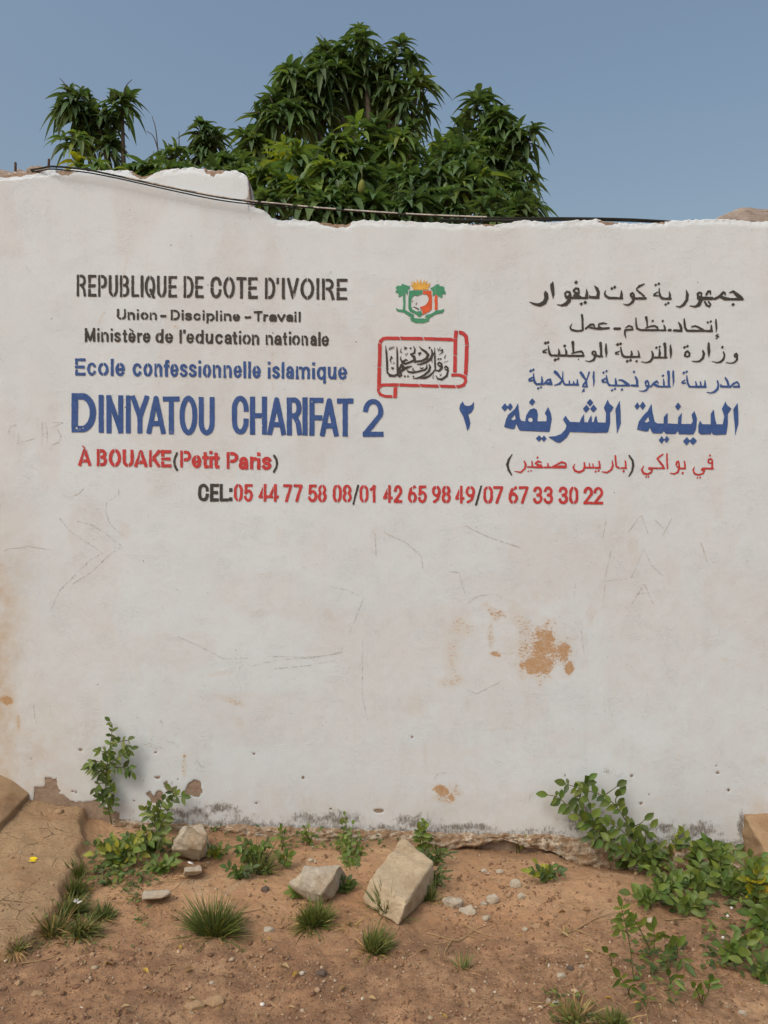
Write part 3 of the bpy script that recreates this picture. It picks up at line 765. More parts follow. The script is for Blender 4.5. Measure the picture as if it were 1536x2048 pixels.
kc = 3.657
yt, yb = lin(397, 967.2, 1206, 973.6), lin(397, 1002.5, 1206, 1008.8)
p = Paint()
letters(p, seq('CEL:', [(60, 138), (147, 212), (217, 285), (287, 311)]), 380, 950, kc, yt, yb, 3.2, stencil=False)
for a, b, o in ((1186, 1237, 380), (548, 600, 800)):
    x0, x1 = a / kc + o, b / kc + o
    p.stroke([(x0 + 2.2, yb(x0) + 2.5, 2.0), (x1 - 2, yt(x0) + 1.5, 2.0)])
p.build('painted_lettering', M['black'], WALL, 'black letters CEL with colon and the two slashes of the phone line')
p = Paint()
letters(p, seq('05447758080142', [(322, 386), (396, 461), (502, 573), (577, 649), (682, 749), (757, 823), (864, 931), (934, 999), (1044, 1109), (1115, 1183), (1239, 1306), (1314, 1366), (1413, 1483), (1489, 1553)]), 380, 950, kc, yt, yb, 2.8, 0.75)
letters(p, seq('659849076733302' + '2', [(57, 123), (133, 196), (233, 298), (304, 371), (403, 471), (479, 549), (609, 679), (682, 756), (793, 863), (868, 941), (974, 1042), (1050, 1119), (1159, 1229), (1236, 1304), (1341, 1411), (1414, 1486)]), 800, 950, kc, yt, yb, 2.8, 0.75)
p.build('painted_lettering', M['red'], WALL, 'red telephone numbers painted in a single row')

# Arabic lines: strokes (x, y, half width) in enlarged pixels
def arab(p, ox, oy, k, strokes, dots=()):
    for s_ in strokes:
        p.stroke([(x / k + ox, y / k + oy, w / k) for x, y, w in s_])
    for d in dots:
        x, y, r = d[:3]; r2 = d[3] if len(d) > 3 else r
        p.poly([((x - r) / k + ox, y / k + oy + 0.3), (x / k + ox + 0.2, (y - r2) / k + oy), ((x + r) / k + ox, y / k + oy - 0.3), (x / k + ox - 0.2, (y + r2) / k + oy)])
ka = 6.678
p = Paint(st=0.7, rough=0.3)
arab(p, 1050, 540, ka, [
 [(270, 275, 4), (280, 320, 30), (288, 370, 28), (260, 430, 28), (200, 465, 24), (130, 455, 15), (62, 426, 5)],
 [(375, 153, 4), (360, 200, 24), (367, 260, 27), (376, 320, 20), (375, 378, 5)],
 [(542, 345, 16), (534, 310, 12), (562, 285, 14), (596, 295, 14), (604, 340, 20), (560, 366, 18), (542, 345, 16)], [(560, 370, 17), (630, 370, 17)],
 [(602, 365, 18), (590, 410, 24), (545, 455, 25), (490, 472, 12), (425, 460, 4)],
 [(722, 290, 10), (710, 248, 16), (672, 243, 14), (650, 275, 14), (672, 305, 16), (724, 305, 12)], [(655, 340, 14), (700, 340, 24), (740, 366, 18)], [(642, 370, 16), (750, 370, 16)],
 [(820, 255, 5), (828, 300, 18), (825, 350, 22)], [(765, 372, 15), (835, 372, 15)],
 [(930, 212, 8), (962, 250, 22), (982, 300, 22), (972, 355, 24)], [(980, 368, 18), (868, 362, 18), (862, 340, 8)],
 [(1288, 275, 5), (1290, 320, 17), (1285, 360, 20)], [(1300, 376, 14), (1248, 376, 14)], [(1226, 374, 16), (1120, 371, 17), (1078, 345, 16), (1064, 312, 12), (1076, 275, 6)],
 [(1412, 342, 14), (1412, 315, 12), (1437, 306, 12), (1457, 330, 12), (1455, 358, 16), (1420, 355, 12)], [(1440, 376, 17), (1500, 378, 15)], [(1452, 385, 18), (1437, 425, 18), (1395, 460, 14), (1350, 465, 10), (1312, 452, 4)],
], [(683, 163, 28), (753, 450, 26), (803, 432, 28), (1160, 247, 23), (1198, 228, 24)])
arab(p, 1270, 540, ka, [
 [(122, 186, 9), (60, 215, 15), (18, 250, 8)], [(22, 264, 9), (70, 305, 15), (122, 348, 12)], [(45, 378, 17), (140, 378, 17)], [(-22, 378, 16), (30, 378, 16)],
 [(322, 240, 5), (322, 300, 13), (335, 350, 15), (360, 377, 17), (386, 380, 16)], [(300, 293, 7), (262, 320, 14), (254, 338, 14), (305, 345, 8)],
 [(455, 290, 6), (465, 330, 14), (462, 370, 16)], [(402, 384, 16), (474, 384, 16)],
 [(685, 275, 8), (698, 330, 21), (690, 400, 20), (652, 460, 20), (600, 495, 12), (550, 484, 7)],
 [(838, 345, 14), (834, 318, 14), (858, 300, 14), (885, 312, 13), (886, 345, 10)], [(850, 370, 28), (905, 380, 24)], [(880, 400, 24), (850, 465, 24), (800, 490, 13), (730, 478, 5)],
 [(950, 328, 15), (975, 287, 15), (1003, 285, 12), (1008, 325, 8)], [(925, 378, 23), (1030, 380, 21)], [(930, 425, 12), (955, 470, 15), (990, 488, 12), (1008, 460, 12), (980, 425, 12)],
 [(1060, 388, 16), (1130, 352, 18), (1180, 297, 16), (1203, 310, 12), (1204, 342, 6)], [(1140, 358, 18), (1200, 382, 23), (1270, 390, 15)],
 [(1262, 302, 9), (1310, 287, 17), (1360, 330, 26), (1415, 375, 26)], [(1292, 390, 16), (1435, 390, 16)],
], [(275, 200, 23), (318, 182, 21), (408, 460, 22), (445, 440, 22), (1308, 462, 26)])
p.build('painted_lettering', M['black'], WALL, 'black Arabic line, topmost of the Arabic lines')
p = Paint(st=0.7, rough=0.3)
arab(p, 1050, 540, ka, [
 [(760, 602, 16), (768, 650, 15), (770, 730, 15), (772, 795, 14)], [(755, 808, 13), (690, 813, 14), (622, 798, 15), (602, 765, 11), (630, 712, 4)],
 [(812, 780, 13), (875, 728, 15), (912, 725, 13), (934, 755, 8)], [(870, 768, 13), (1000, 785, 15), (1122, 774, 13)], [(1095, 717, 5), (1040, 708, 13), (988, 722, 13), (984, 755, 11), (1030, 773, 8)],
 [(1196, 782, 17), (1268, 782, 17)],
 [(1385, 742, 10), (1428, 758, 11), (1438, 792, 13), (1340, 800, 13)], [(1345, 772, 8), (1385, 745, 10)], [(1336, 810, 15), (1332, 850, 13), (1350, 910, 5)],
], [])
arab(p, 1270, 540, ka, [
 [(12, 640, 8), (15, 720, 14), (27, 780, 15), (76, 800, 13)],
 [(95, 802, 14), (322, 802, 14)], [(142, 775, 8), (210, 750, 12), (260, 745, 12), (298, 765, 13), (302, 792, 10)], [(148, 632, 18), (160, 690, 13), (165, 770, 9)],
 [(385, 735, 9), (398, 770, 15), (394, 798, 14)], [(346, 805, 13), (407, 805, 13)], [(452, 803, 17), (474, 803, 17)],
 [(580, 700, 8), (605, 740, 18), (618, 788, 18)], [(518, 806, 15), (620, 812, 16)],
 [(655, 652, 8), (660, 710, 15), (667, 770, 15), (690, 808, 16), (732, 812, 14)],
 [(755, 760, 8), (800, 746, 12), (850, 766, 13), (905, 798, 12)], [(748, 812, 14), (936, 812, 14)],
 [(1015, 735, 8), (1020, 780, 15), (1012, 808, 16)], [(956, 815, 14), (1030, 815, 14)],
 [(1078, 660, 9), (1082, 720, 15), (1088, 780, 13), (1080, 828, 4)], [(1108, 860, 8), (1080, 878, 10), (1116, 890, 9), (1078, 918, 7)],
], [(235, 680, 20), (370, 682, 20), (970, 700, 20), (1010, 688, 20)])
p.build('painted_lettering', M['black'], WALL, 'black Arabic line with dashes between its words')
p = Paint(st=0.7, rough=0.3)
arab(p, 1040, 670, ka, [
 [(378, 142, 6), (385, 200, 13), (397, 250, 16), (420, 273, 14), (438, 273, 13)], [(360, 190, 7), (314, 213, 13), (312, 228, 12), (358, 236, 6)],
 [(515, 185, 6), (525, 230, 15), (520, 263, 17)], [(458, 272, 15), (535, 272, 15)], [(605, 182, 8), (618, 220, 16), (618, 262, 16)], [(552, 273, 15), (630, 273, 15)],
 [(642, 277, 15), (850, 277, 15)], [(692, 246, 8), (760, 226, 12), (818, 217, 13), (842, 240, 11), (844, 262, 8)], [(705, 97, 21), (708, 140, 17), (715, 238, 13)],
 [(968, 250, 15), (966, 226, 13), (990, 216, 13), (1010, 227, 12), (1014, 256, 14), (980, 262, 10)], [(990, 278, 14), (1040, 278, 14)], [(1005, 285, 16), (985, 330, 15), (930, 354, 9), (867, 342, 4)],
 [(1075, 108, 20), (1078, 150, 18), (1084, 220, 16), (1082, 275, 18)], [(1048, 285, 13), (1098, 285, 13)], [(1150, 117, 8), (1148, 180, 17), (1154, 240, 15), (1150, 293, 5)],
 [(1345, 165, 8), (1355, 220, 14), (1367, 265, 16), (1390, 288, 15), (1413, 290, 13)], [(1330, 215, 7), (1280, 238, 13), (1280, 250, 12), (1322, 256, 6)],
 [(1487, 215, 8), (1494, 250, 14), (1488, 278, 15)], [(1432, 292, 14), (1530, 292, 14)],
], [(340, 106, 24), (374, 98, 22), (470, 330, 24), (510, 316, 20), (598, 145, 24), (783, 326, 10, 18), (1302, 126, 24), (1343, 116, 22), (1432, 350, 22), (1474, 336, 22)])
arab(p, 1270, 670, ka, [
 [(40, 210, 8), (54, 250, 13), (50, 282, 14)], [(-5, 290, 13), (62, 290, 13)],
 [(225, 220, 11), (238, 260, 15), (234, 310, 15), (202, 353, 15), (150, 369, 9), (80, 355, 5)], [(325, 192, 9), (330, 240, 16), (325, 288, 16)], [(266, 299, 13), (348, 301, 13)],
 [(395, 117, 20), (402, 170, 18), (404, 230, 16), (405, 288, 16)], [(362, 301, 11), (424, 301, 11)], [(472, 138, 12), (475, 190, 17), (480, 250, 15), (474, 308, 5)],
 [(668, 268, 16), (672, 228, 13), (700, 218, 15), (726, 243, 13), (722, 280, 13), (692, 288, 12), (664, 275, 14)],
 [(905, 212, 12), (918, 250, 17), (905, 310, 15), (862, 348, 13), (820, 356, 9), (760, 350, 5)], [(982, 110, 14), (982, 170, 20), (987, 230, 18), (982, 293, 5)],
 [(1180, 227, 11), (1194, 270, 13), (1180, 325, 15), (1140, 360, 13), (1090, 369, 9), (1030, 352, 5)],
 [(1328, 283, 13), (1327, 264, 12), (1350, 250, 13), (1367, 270, 10), (1352, 293, 12), (1328, 283, 12)], [(1365, 285, 10), (1360, 330, 15), (1320, 369, 11), (1270, 377, 8), (1215, 366, 4)],
], [(20, 348, 20), (285, 170, 22), (328, 158, 20), (660, 165, 21), (698, 150, 21), (1165, 163, 22)])
p.build('painted_lettering', M['black'], WALL, 'black Arabic line directly above the thin blue Arabic line')
p = Paint(st=0.7, rough=0.3)
arab(p, 1040, 670, ka, [
 [(180, 515, 8), (185, 580, 13), (196, 630, 16), (220, 654, 13)], [(160, 567, 9), (124, 593, 14), (124, 608, 13), (168, 606, 9)], [(215, 655, 13), (300, 655, 13)], [(290, 560, 8), (296, 610, 15), (290, 648, 14)],
 [(320, 655, 11), (368, 602, 13), (404, 592, 14), (412, 640, 20), (355, 648, 12)], [(350, 650, 12), (420, 657, 14)],
 [(467, 492, 20), (500, 520, 21), (540, 573, 11), (562, 600, 9)], [(572, 485, 6), (570, 560, 11), (564, 610, 14), (530, 650, 15), (455, 672, 5)], [(570, 600, 11), (588, 648, 13), (608, 662, 11)],
 [(622, 662, 11), (688, 664, 12)], [(658, 612, 8), (663, 655, 12)], [(705, 660, 13), (775, 662, 14)], [(765, 595, 8), (768, 648, 14)], [(715, 622, 8), (722, 655, 12)],
 [(812, 500, 18), (842, 545, 18), (880, 600, 11), (890, 640, 11)], [(923, 497, 13), (905, 560, 9), (880, 620, 11), (850, 660, 13), (838, 690, 9), (895, 687, 13), (884, 645, 12)], [(858, 720, 7), (836, 738, 8), (862, 744, 7), (830, 760, 5)],
 [(985, 492, 9), (982, 560, 15), (987, 620, 13), (982, 685, 5)],
 [(1155, 537, 8), (1160, 590, 13), (1171, 640, 15), (1195, 670, 13), (1218, 671, 11)], [(1140, 577, 8), (1098, 608, 14), (1106, 625, 12), (1145, 630, 8)],
 [(1275, 582, 8), (1280, 620, 15), (1284, 658, 15)], [(1242, 673, 13), (1330, 673, 13)], [(1320, 602, 9), (1360, 600, 13), (1410, 635, 20), (1450, 665, 18)], [(1352, 674, 13), (1460, 674, 13)], [(1488, 672, 13), (1560, 676, 13)],
], [(143, 478, 23), (178, 463, 20), (242, 712, 20), (280, 697, 18), (1116, 500, 20), (1155, 482, 20), (1230, 736, 22), (1268, 718, 20), (1362, 727, 20), (1522, 490, 19)])
arab(p, 1270, 670, ka, [
 [(8, 560, 12), (28, 600, 16), (28, 655, 16)], [(-20, 676, 13), (38, 678, 13)],
 [(142, 650, 13), (142, 622, 13), (165, 610, 12), (180, 640, 11), (186, 676, 13)], [(150, 678, 14), (200, 685, 12)], [(175, 695, 15), (150, 735, 13), (110, 751, 9), (50, 745, 4)],
 [(212, 686, 11), (250, 642, 13), (288, 617, 13), (308, 640, 10)], [(250, 655, 13), (290, 676, 17), (328, 687, 12)], [(380, 590, 8), (385, 640, 13), (384, 678, 13)], [(346, 689, 11), (400, 689, 11)],
 [(445, 492, 18), (450, 550, 16), (450, 620, 15), (452, 678, 16)], [(414, 689, 13), (464, 689, 13)], [(510, 482, 11), (510, 560, 15), (514, 620, 11), (505, 680, 5)],
 [(690, 547, 8), (695, 600, 13), (706, 650, 15), (725, 689, 14), (754, 691, 13)], [(665, 602, 9), (628, 630, 13), (636, 645, 13), (678, 641, 8)],
 [(772, 690, 14), (942, 692, 14)], [(808, 622, 8), (820, 680, 13)], [(870, 625, 8), (880, 680, 12)], [(932, 612, 8), (935, 660, 14), (930, 684, 14)],
 [(1100, 617, 13), (1111, 660, 11), (1100, 720, 17), (1060, 760, 15), (1010, 774, 9), (955, 765, 4)],
 [(1205, 572, 12), (1233, 620, 16), (1248, 678, 16)], [(1145, 686, 15), (1250, 692, 15)], [(1145, 660, 8), (1145, 686, 14)],
 [(1272, 692, 14), (1320, 647, 13), (1358, 627, 13), (1384, 650, 9), (1388, 688, 16), (1320, 692, 13)],
], [(372, 542, 20), (650, 505, 22), (688, 490, 20)])
p.build('painted_lettering', M['blue'], WALL, 'thin blue Arabic line above the large blue Arabic words')

kb = 4.955
def bp(p, ox, pts, sub=False): p.poly([(x / kb + ox, y / kb + 780) for x, y in pts], sub)
p = Paint(rough=0.3)
bp(p, 900, [(125, 115), (145, 150), (180, 160), (210, 150), (238, 118), (235, 180), (215, 220), (180, 240), (195, 290), (200, 330), (188, 380), (170, 405), (155, 340), (130, 260), (100, 210), (92, 180), (100, 145)])
bp(p, 900, [(535, 365), (555, 290), (575, 245), (640, 190), (675, 130), (685, 220), (690, 270), (705, 305), (745, 312), (755, 250), (790, 195), (830, 180), (860, 195), (870, 240), (865, 310), (955, 310), (958, 260), (940, 230), (972, 165), (1000, 230), (1008, 290), (995, 370), (985, 415), (690, 402), (670, 370), (655, 335), (640, 380), (625, 390)])
bp(p, 900, [(605, 290), (642, 243), (652, 288), (625, 300)], True)
p.stroke([(795 / kb + 900, 292 / kb + 780), (798 / kb + 900, 294 / kb + 780)], 22 / kb, sub=True)
bp(p, 900, [(970, 462), (1040, 458), (1100, 435), (1140, 395), (1155, 350), (1118, 290), (1145, 255), (1190, 315), (1285, 320), (1300, 280), (1328, 238), (1330, 320), (1365, 320), (1380, 280), (1402, 245), (1408, 318), (1422, 316), (1435, 275), (1450, 250), (1465, 320), (1542, 322), (1545, 230), (1525, 175), (1562, 92), (1582, 135), (1622, 172), (1587, 225), (1587, 330), (1567, 415), (1552, 422), (1437, 424), (1190, 415), (1160, 465), (1090, 525), (1050, 515)])
bp(p, 1190, [(245, 105), (253, 200), (256, 330), (217, 435), (208, 300), (203, 190)])
bp(p, 1190, [(415, 390), (435, 310), (480, 250), (520, 210), (560, 135), (570, 220), (590, 315), (620, 332), (680, 332), (680, 270), (720, 222), (720, 330), (820, 335), (822, 275), (860, 222), (855, 335), (950, 338), (970, 310), (955, 245), (985, 205), (1010, 280), (1000, 390), (975, 440), (830, 438), (820, 402), (800, 435), (700, 432), (680, 406), (660, 430), (580, 430), (560, 415), (545, 370), (525, 408), (505, 412)])
bp(p, 1190, [(485, 315), (530, 262), (537, 310), (510, 324)], True)
bp(p, 1190, [(1025, 420), (1022, 350), (1040, 302), (1060, 338), (1145, 340), (1145, 240), (1175, 190), (1190, 290), (1205, 340), (1265, 340), (1280, 260), (1255, 185), (1292, 112), (1310, 150), (1352, 185), (1315, 240), (1315, 350), (1300, 440), (1200, 445), (1165, 440), (1155, 415), (1145, 440), (1050, 440)])
bp(p, 1190, [(1412, 125), (1420, 230), (1420, 340), (1388, 450), (1382, 330), (1368, 195)])
arab(p, 900, 780, kb, [], [(543, 172, 33, 40), (595, 168, 30, 40), (813, 118, 32, 37), (882, 480, 33, 32), (930, 482, 28, 32), (1388, 125, 33, 37), (1350, 185, 33, 40), (1422, 185, 33, 40)])
arab(p, 1190, 780, kb, [], [(418, 160, 26, 38), (472, 155, 30, 42), (822, 163, 31, 40), (660, 495, 28, 38), (710, 490, 28, 36), (908, 507, 37, 42), (972, 505, 38, 40)])
p.build('painted_lettering', M['blue'], WALL, 'large blue Arabic words with an Arabic numeral two')
p = Paint(st=0.7, rough=0.25)
arab(p, 900, 780, kb, [
 [(735, 705, 8), (750, 740, 10), (740, 780, 10), (700, 815, 8), (640, 805, 4)], [(810, 705, 6), (816, 740, 9), (815, 760, 9)], [(768, 762, 8), (826, 762, 8)],
 [(905, 716, 6), (872, 706, 9), (847, 725, 9), (870, 742, 9), (905, 745, 8)], [(835, 764, 9), (916, 766, 9)], [(870, 748, 11), (900, 762, 10)], [(938, 766, 8), (1002, 766, 8)], [(968, 727, 6), (975, 760, 9)],
 [(1020, 767, 8), (1150, 767, 8)], [(1015, 757, 5), (1060, 737, 8), (1108, 714, 9), (1142, 725, 9), (1150, 748, 8)], [(1050, 756, 8), (1150, 754, 6)],
 [(1235, 735, 5), (1220, 765, 8), (1237, 800, 10), (1280, 814, 10), (1322, 795, 10), (1334, 755, 10), (1330, 722, 8)], [(1340, 768, 9), (1422, 769, 9)], [(1380, 727, 6), (1384, 760, 8)], [(1415, 732, 6), (1420, 765, 8)],
 [(1475, 707, 7), (1484, 745, 9), (1480, 766, 9)], [(1436, 769, 8), (1488, 769, 8)],
], [(775, 805, 11), (802, 799, 11), (867, 668, 14), (1440, 808, 12), (1470, 800, 12)])
arab(p, 1190, 780, kb, [
 [(40, 707, 7), (48, 745, 9), (45, 768, 9)], [(0, 772, 8), (50, 773, 8)], [(170, 702, 7), (177, 745, 9), (160, 790, 10), (120, 817, 8), (65, 810, 4)], [(200, 652, 9), (205, 710, 9), (209, 755, 9), (238, 773, 8)],
 [(300, 707, 8), (305, 745, 9), (300, 770, 9)], [(258, 773, 8), (311, 773, 8)],
 [(480, 755, 5), (462, 790, 8), (480, 825, 10), (520, 835, 10), (556, 815, 9), (568, 790, 7), (535, 782, 7)], [(535, 773, 8), (618, 774, 9)], [(672, 637, 8), (617, 677, 9), (640, 710, 10), (673, 752, 10), (680, 772, 8)], [(632, 774, 8), (688, 776, 8)],
 [(712, 632, 8), (712, 700, 9), (718, 776, 8)], [(806, 740, 9), (806, 716, 8), (825, 706, 8), (834, 735, 8), (836, 765, 9), (812, 758, 8)], [(834, 770, 10), (820, 814, 9), (785, 831, 7), (745, 823, 4)], [(840, 776, 9), (893, 776, 9)], [(885, 707, 7), (892, 745, 9), (890, 773, 9)],
 [(1122, 715, 9), (1127, 687, 9), (1150, 681, 9), (1163, 700, 9), (1155, 722, 6), (1130, 724, 8)], [(1163, 715, 9), (1160, 770, 10)], [(1112, 777, 9), (1168, 779, 9)], [(985, 762, 5), (972, 792, 8), (987, 829, 9), (1025, 841, 9), (1073, 825, 9), (1084, 793, 8), (1055, 793, 8), (1062, 776, 7), (1098, 776, 9)],
], [(5, 805, 12), (35, 798, 12), (282, 803, 14), (505, 861, 11), (530, 858, 11), (868, 822, 14), (1138, 648, 14), (1015, 868, 11), (1042, 866, 11)])
p.build('painted_lettering', M['red'], WALL, 'red Arabic line, lowest of the Arabic lines')
p = Paint(st=0.7, rough=0.25)
arab(p, 900, 780, kb, [[(615, 638, 4), (582, 690, 11), (568, 740, 13), (580, 790, 12), (612, 845, 5)]])
arab(p, 1190, 780, kb, [[(338, 650, 8), (372, 700, 11), (378, 750, 12), (365, 805, 10), (335, 855, 6)]])
p.build('painted_bracket', M['black'], WALL, 'pair of black brackets in the red Arabic line')

# scroll frame, calligraphy and emblem
ke = 7.314
def E(pts): return [(q[0] / ke + 740, q[1] / ke + 540) + tuple(v / ke for v in q[2:]) for q in pts]
p = Paint(st=0.7, rough=0.3)
for pts, hw in [([(142, 1085), (152, 1045), (195, 1005), (260, 998), (600, 1003), (900, 1008), (1215, 1018)], 24), ([(145, 1080), (140, 1300), (134, 1500), (131, 1700)], 27),
                ([(131, 1705), (190, 1682), (400, 1680), (800, 1692), (1100, 1700), (1300, 1706), (1370, 1682), (1402, 1625), (1392, 1585), (1355, 1552), (1300, 1536), (1212, 1536)], 22),
                ([(125, 1705), (122, 1765), (150, 1820), (220, 1848), (325, 1850)], 21), ([(371, 1720), (368, 1845)], 27), ([(1256, 915), (1250, 1000)], 27), ([(1248, 1010), (1241, 1475)], 27),
                ([(1305, 912), (1360, 925), (1405, 975), (1416, 1080), (1410, 1300), (1398, 1550)], 27)]:
    p.stroke(E([(a, b, hw) for a, b in pts]), butt=True)
for g in [[(425, 960), (455, 1035)], [(765, 970), (800, 1045)], [(105, 1048), (180, 1098)], [(95, 1420), (175, 1430)], [(420, 1640), (426, 1720)], [(695, 1655), (760, 1725)], [(990, 1665), (1035, 1735)], [(1245, 1670), (1270, 1740)],
          [(85, 1770), (170, 1776)], [(335, 1820), (330, 1890)], [(1292, 880), (1292, 950)], [(1375, 1108), (1455, 1094)], [(1205, 1000), (1290, 1002)], [(1200, 1238), (1290, 1264)], [(1200, 1503), (1290, 1506)], [(1355, 1515), (1440, 1565)], [(335, 1708), (410, 1708)]]:
    p.stroke(E([(a, b, 6) for a, b in g]), sub=True)
SCR = p.build('painted_scroll', M['red'], WALL, 'red scroll outline below the emblem')
p = Paint(st=0.6, rough=0.2)
for s_ in [
 [(228, 1110, 4), (238, 1200, 14), (247, 1320, 16), (252, 1450, 16), (250, 1512, 8)], [(260, 1500, 8), (290, 1543, 20), (355, 1550, 17), (415, 1520, 13)], [(405, 1525, 14), (430, 1558, 16), (462, 1540, 12), (450, 1508, 12), (410, 1510, 12)],
 [(392, 1125, 6), (398, 1220, 14), (400, 1340, 15), (402, 1440, 15), (400, 1505, 12)], [(608, 1405, 6), (560, 1422, 16), (500, 1442, 22), (462, 1392, 22)], [(462, 1392, 18), (440, 1430, 16), (404, 1480, 16)], [(500, 1442, 20), (465, 1472, 20), (415, 1500, 14)],
 [(275, 1145, 4), (355, 1120, 4)], [(275, 1167, 4), (355, 1138, 4)], [(292, 1318, 4), (310, 1268, 10), (328, 1287, 6), (298, 1310, 6), (310, 1370, 3)], [(310, 1430, 6), (340, 1437, 12), (320, 1457, 4)], [(345, 1338, 3), (355, 1362, 5), (340, 1375, 3)],
 [(720, 1120, 4), (750, 1155, 12), (815, 1198, 18), (850, 1240, 20), (830, 1290, 20), (760, 1330, 15), (655, 1342, 15)], [(636, 1116, 4), (656, 1160, 12), (650, 1215, 14), (595, 1232, 10)], [(594, 1236, 10), (645, 1272, 22), (655, 1320, 20), (590, 1345, 14), (515, 1374, 14), (472, 1350, 16), (447, 1305, 10), (452, 1262, 4)],
 [(480, 1345, 16), (525, 1312, 12), (550, 1325, 6)], [(505, 1160, 7), (530, 1142, 12), (500, 1128, 6)], [(705, 1220, 8), (738, 1215, 14), (715, 1247, 6)],
 [(900, 1165, 10), (915, 1230, 18), (890, 1298, 20), (820, 1350, 15), (740, 1378, 13), (690, 1380, 5)], [(945, 1135, 4), (945, 1220, 12), (950, 1330, 15), (953, 1420, 13), (960, 1480, 5)],
 [(865, 1385, 9), (880, 1420, 15), (860, 1480, 17), (790, 1540, 15), (700, 1580, 13), (630, 1590, 4)], [(955, 1445, 8), (920, 1500, 12), (862, 1552, 15), (800, 1580, 15), (725, 1585, 4)],
 [(830, 1388, 8), (832, 1430, 13), (800, 1462, 13), (690, 1488, 13), (620, 1500, 15), (562, 1490, 13), (540, 1467, 7)],
 [(992, 1372, 12), (1012, 1352, 12), (1045, 1372, 13), (1052, 1430, 17), (1012, 1474, 15), (966, 1470, 9)], [(995, 1390, 10), (1030, 1412, 12)],
 [(1092, 1425, 12), (1112, 1407, 12), (1140, 1438, 13), (1128, 1468, 12), (1098, 1450, 10)], [(1143, 1470, 13), (1120, 1550, 17), (1050, 1600, 15), (990, 1590, 11), (962, 1545, 4)],
 [(985, 1145, 4), (1002, 1185, 5), (1026, 1135, 4)], [(1035, 1182, 8), (1058, 1166, 10), (1064, 1200, 8), (1010, 1240, 4)], [(1105, 1240, 3), (1090, 1285, 6), (1098, 1300, 4)], [(1080, 1350, 4), (1140, 1330, 4)], [(1020, 1520, 4), (1030, 1550, 4), (1045, 1515, 4)], [(930, 1535, 3), (915, 1578, 5), (935, 1590, 3)],
 [(630, 1440, 8), (622, 1466, 5), (652, 1470, 4)], [(735, 1430, 7), (750, 1442, 7), (778, 1430, 7)], [(455, 1150, 4), (445, 1200, 6), (467, 1215, 5)], [(513, 1220, 4), (530, 1255, 4), (550, 1215, 4)], [(905, 1310, 5), (905, 1345, 6), (918, 1350, 4)],
]: p.stroke(E(s_))
for x, y, r in [(594, 1145, 18), (870, 1138, 18), (1000, 1302, 18), (1035, 1300, 18), (510, 1555, 18), (555, 1555, 18), (635, 1560, 17)]:
    p.poly(E([(x - r, y), (x, y - r), (x + r, y), (x, y + r)]))
p.build('calligraphy', M['black'], SCR, 'black Arabic calligraphy inside the red scroll')

EMB_parts = []
p = Paint(st=0.7, rough=0.25)
p.poly(E([(570, 305), (770, 305), (765, 355), (720, 365), (690, 382), (650, 370), (618, 402), (600, 450), (598, 520), (620, 580), (680, 612), (750, 600), (765, 655), (725, 690), (640, 635), (580, 605), (560, 560), (562, 420)]))
EMB = p.build('painted_emblem', M['green'], WALL, 'national emblem with shield, palms, ribbon and rising sun')
p = Paint(st=0.7, rough=0.25)
p.poly(E([(775, 305), (895, 305), (906, 420), (902, 580), (860, 612), (767, 658), (765, 600), (733, 543), (800, 525), (850, 470), (860, 420), (835, 362), (775, 358)]))
p.build('shield_half', M['orange'], EMB, 'orange right half of the shield')
p = Paint(st=0.6, rough=0.15)
p.poly(E([(625, 292), (650, 245), (700, 215), (740, 208), (790, 215), (835, 245), (862, 292)]))
for tx, ty in [(578, 212), (590, 160), (632, 155), (680, 128), (737, 128), (802, 132), (842, 150), (886, 183), (892, 212)]:
    a = math.atan2(ty - 290, tx - 742); bx, by = 742 + 112 * math.cos(a), 290 + 95 * math.sin(a); q = a + math.pi / 2
    p.poly(E([(bx + 17 * math.cos(q), by + 17 * math.sin(q)), (tx, ty), (bx - 17 * math.cos(q), by - 17 * math.sin(q)), (742 + 60 * math.cos(a), 290 + 50 * math.sin(a))]))
p.build('rising_sun', M['yellow'], EMB)
p = Paint(st=0.7, rough=0.2)
p.poly(E([(365, 325), (395, 290), (372, 265), (400, 232), (458, 237), (465, 203), (520, 222), (580, 240), (587, 270), (555, 290), (552, 372), (515, 335), (458, 387), (413, 402), (420, 350)]))
p.stroke(E([(502, 360, 15), (498, 420, 18), (502, 480, 16), (497, 570, 17)]), butt=True)
p.build('palm', M['green'], EMB)
p = Paint(st=0.7, rough=0.2)
p.poly(E([(878, 270), (940, 240), (980, 210), (1017, 213), (1010, 240), (1060, 240), (1092, 265), (1085, 290), (1107, 330), (1100, 362), (1060, 342), (1056, 412), (990, 380), (960, 355), (915, 387), (915, 310)]))
p.build('palm', M['green'], EMB)
p = Paint(st=0.7, rough=0.3)
p.stroke(E([(965, 392, 20), (962, 450, 22), (968, 500, 20), (965, 565, 22)]), butt=True)
p.build('palm_trunk', M['orange'], EMB, 'orange trunk of the right-hand palm')
p = Paint(st=0.7, rough=0.2)
p.poly(E([(375, 556), (412, 577), (510, 585), (643, 660), (640, 704), (600, 697), (490, 622), (393, 606)]))
p.poly(E([(1086, 568), (1082, 600), (1056, 632), (960, 647), (870, 707), (808, 700), (815, 663), (900, 640), (970, 593), (1040, 588)]))
p.poly(E([(584, 708), (872, 715), (860, 747), (790, 777), (670, 777), (600, 747)]))
p.build('ribbon', M['green'], EMB)
p = Paint(st=0.6, rough=0.1)
for s_ in [[(612, 462, 4), (626, 455, 4)], [(685, 478, 4), (672, 500, 6), (676, 515, 4)], [(645, 540, 4), (680, 560, 8), (708, 575, 9)], [(620, 545, 3), (650, 548, 4)], [(738, 548, 4), (745, 590, 4)]]: p.stroke(E(s_))
p.build('elephant_marks', M['black'], EMB)

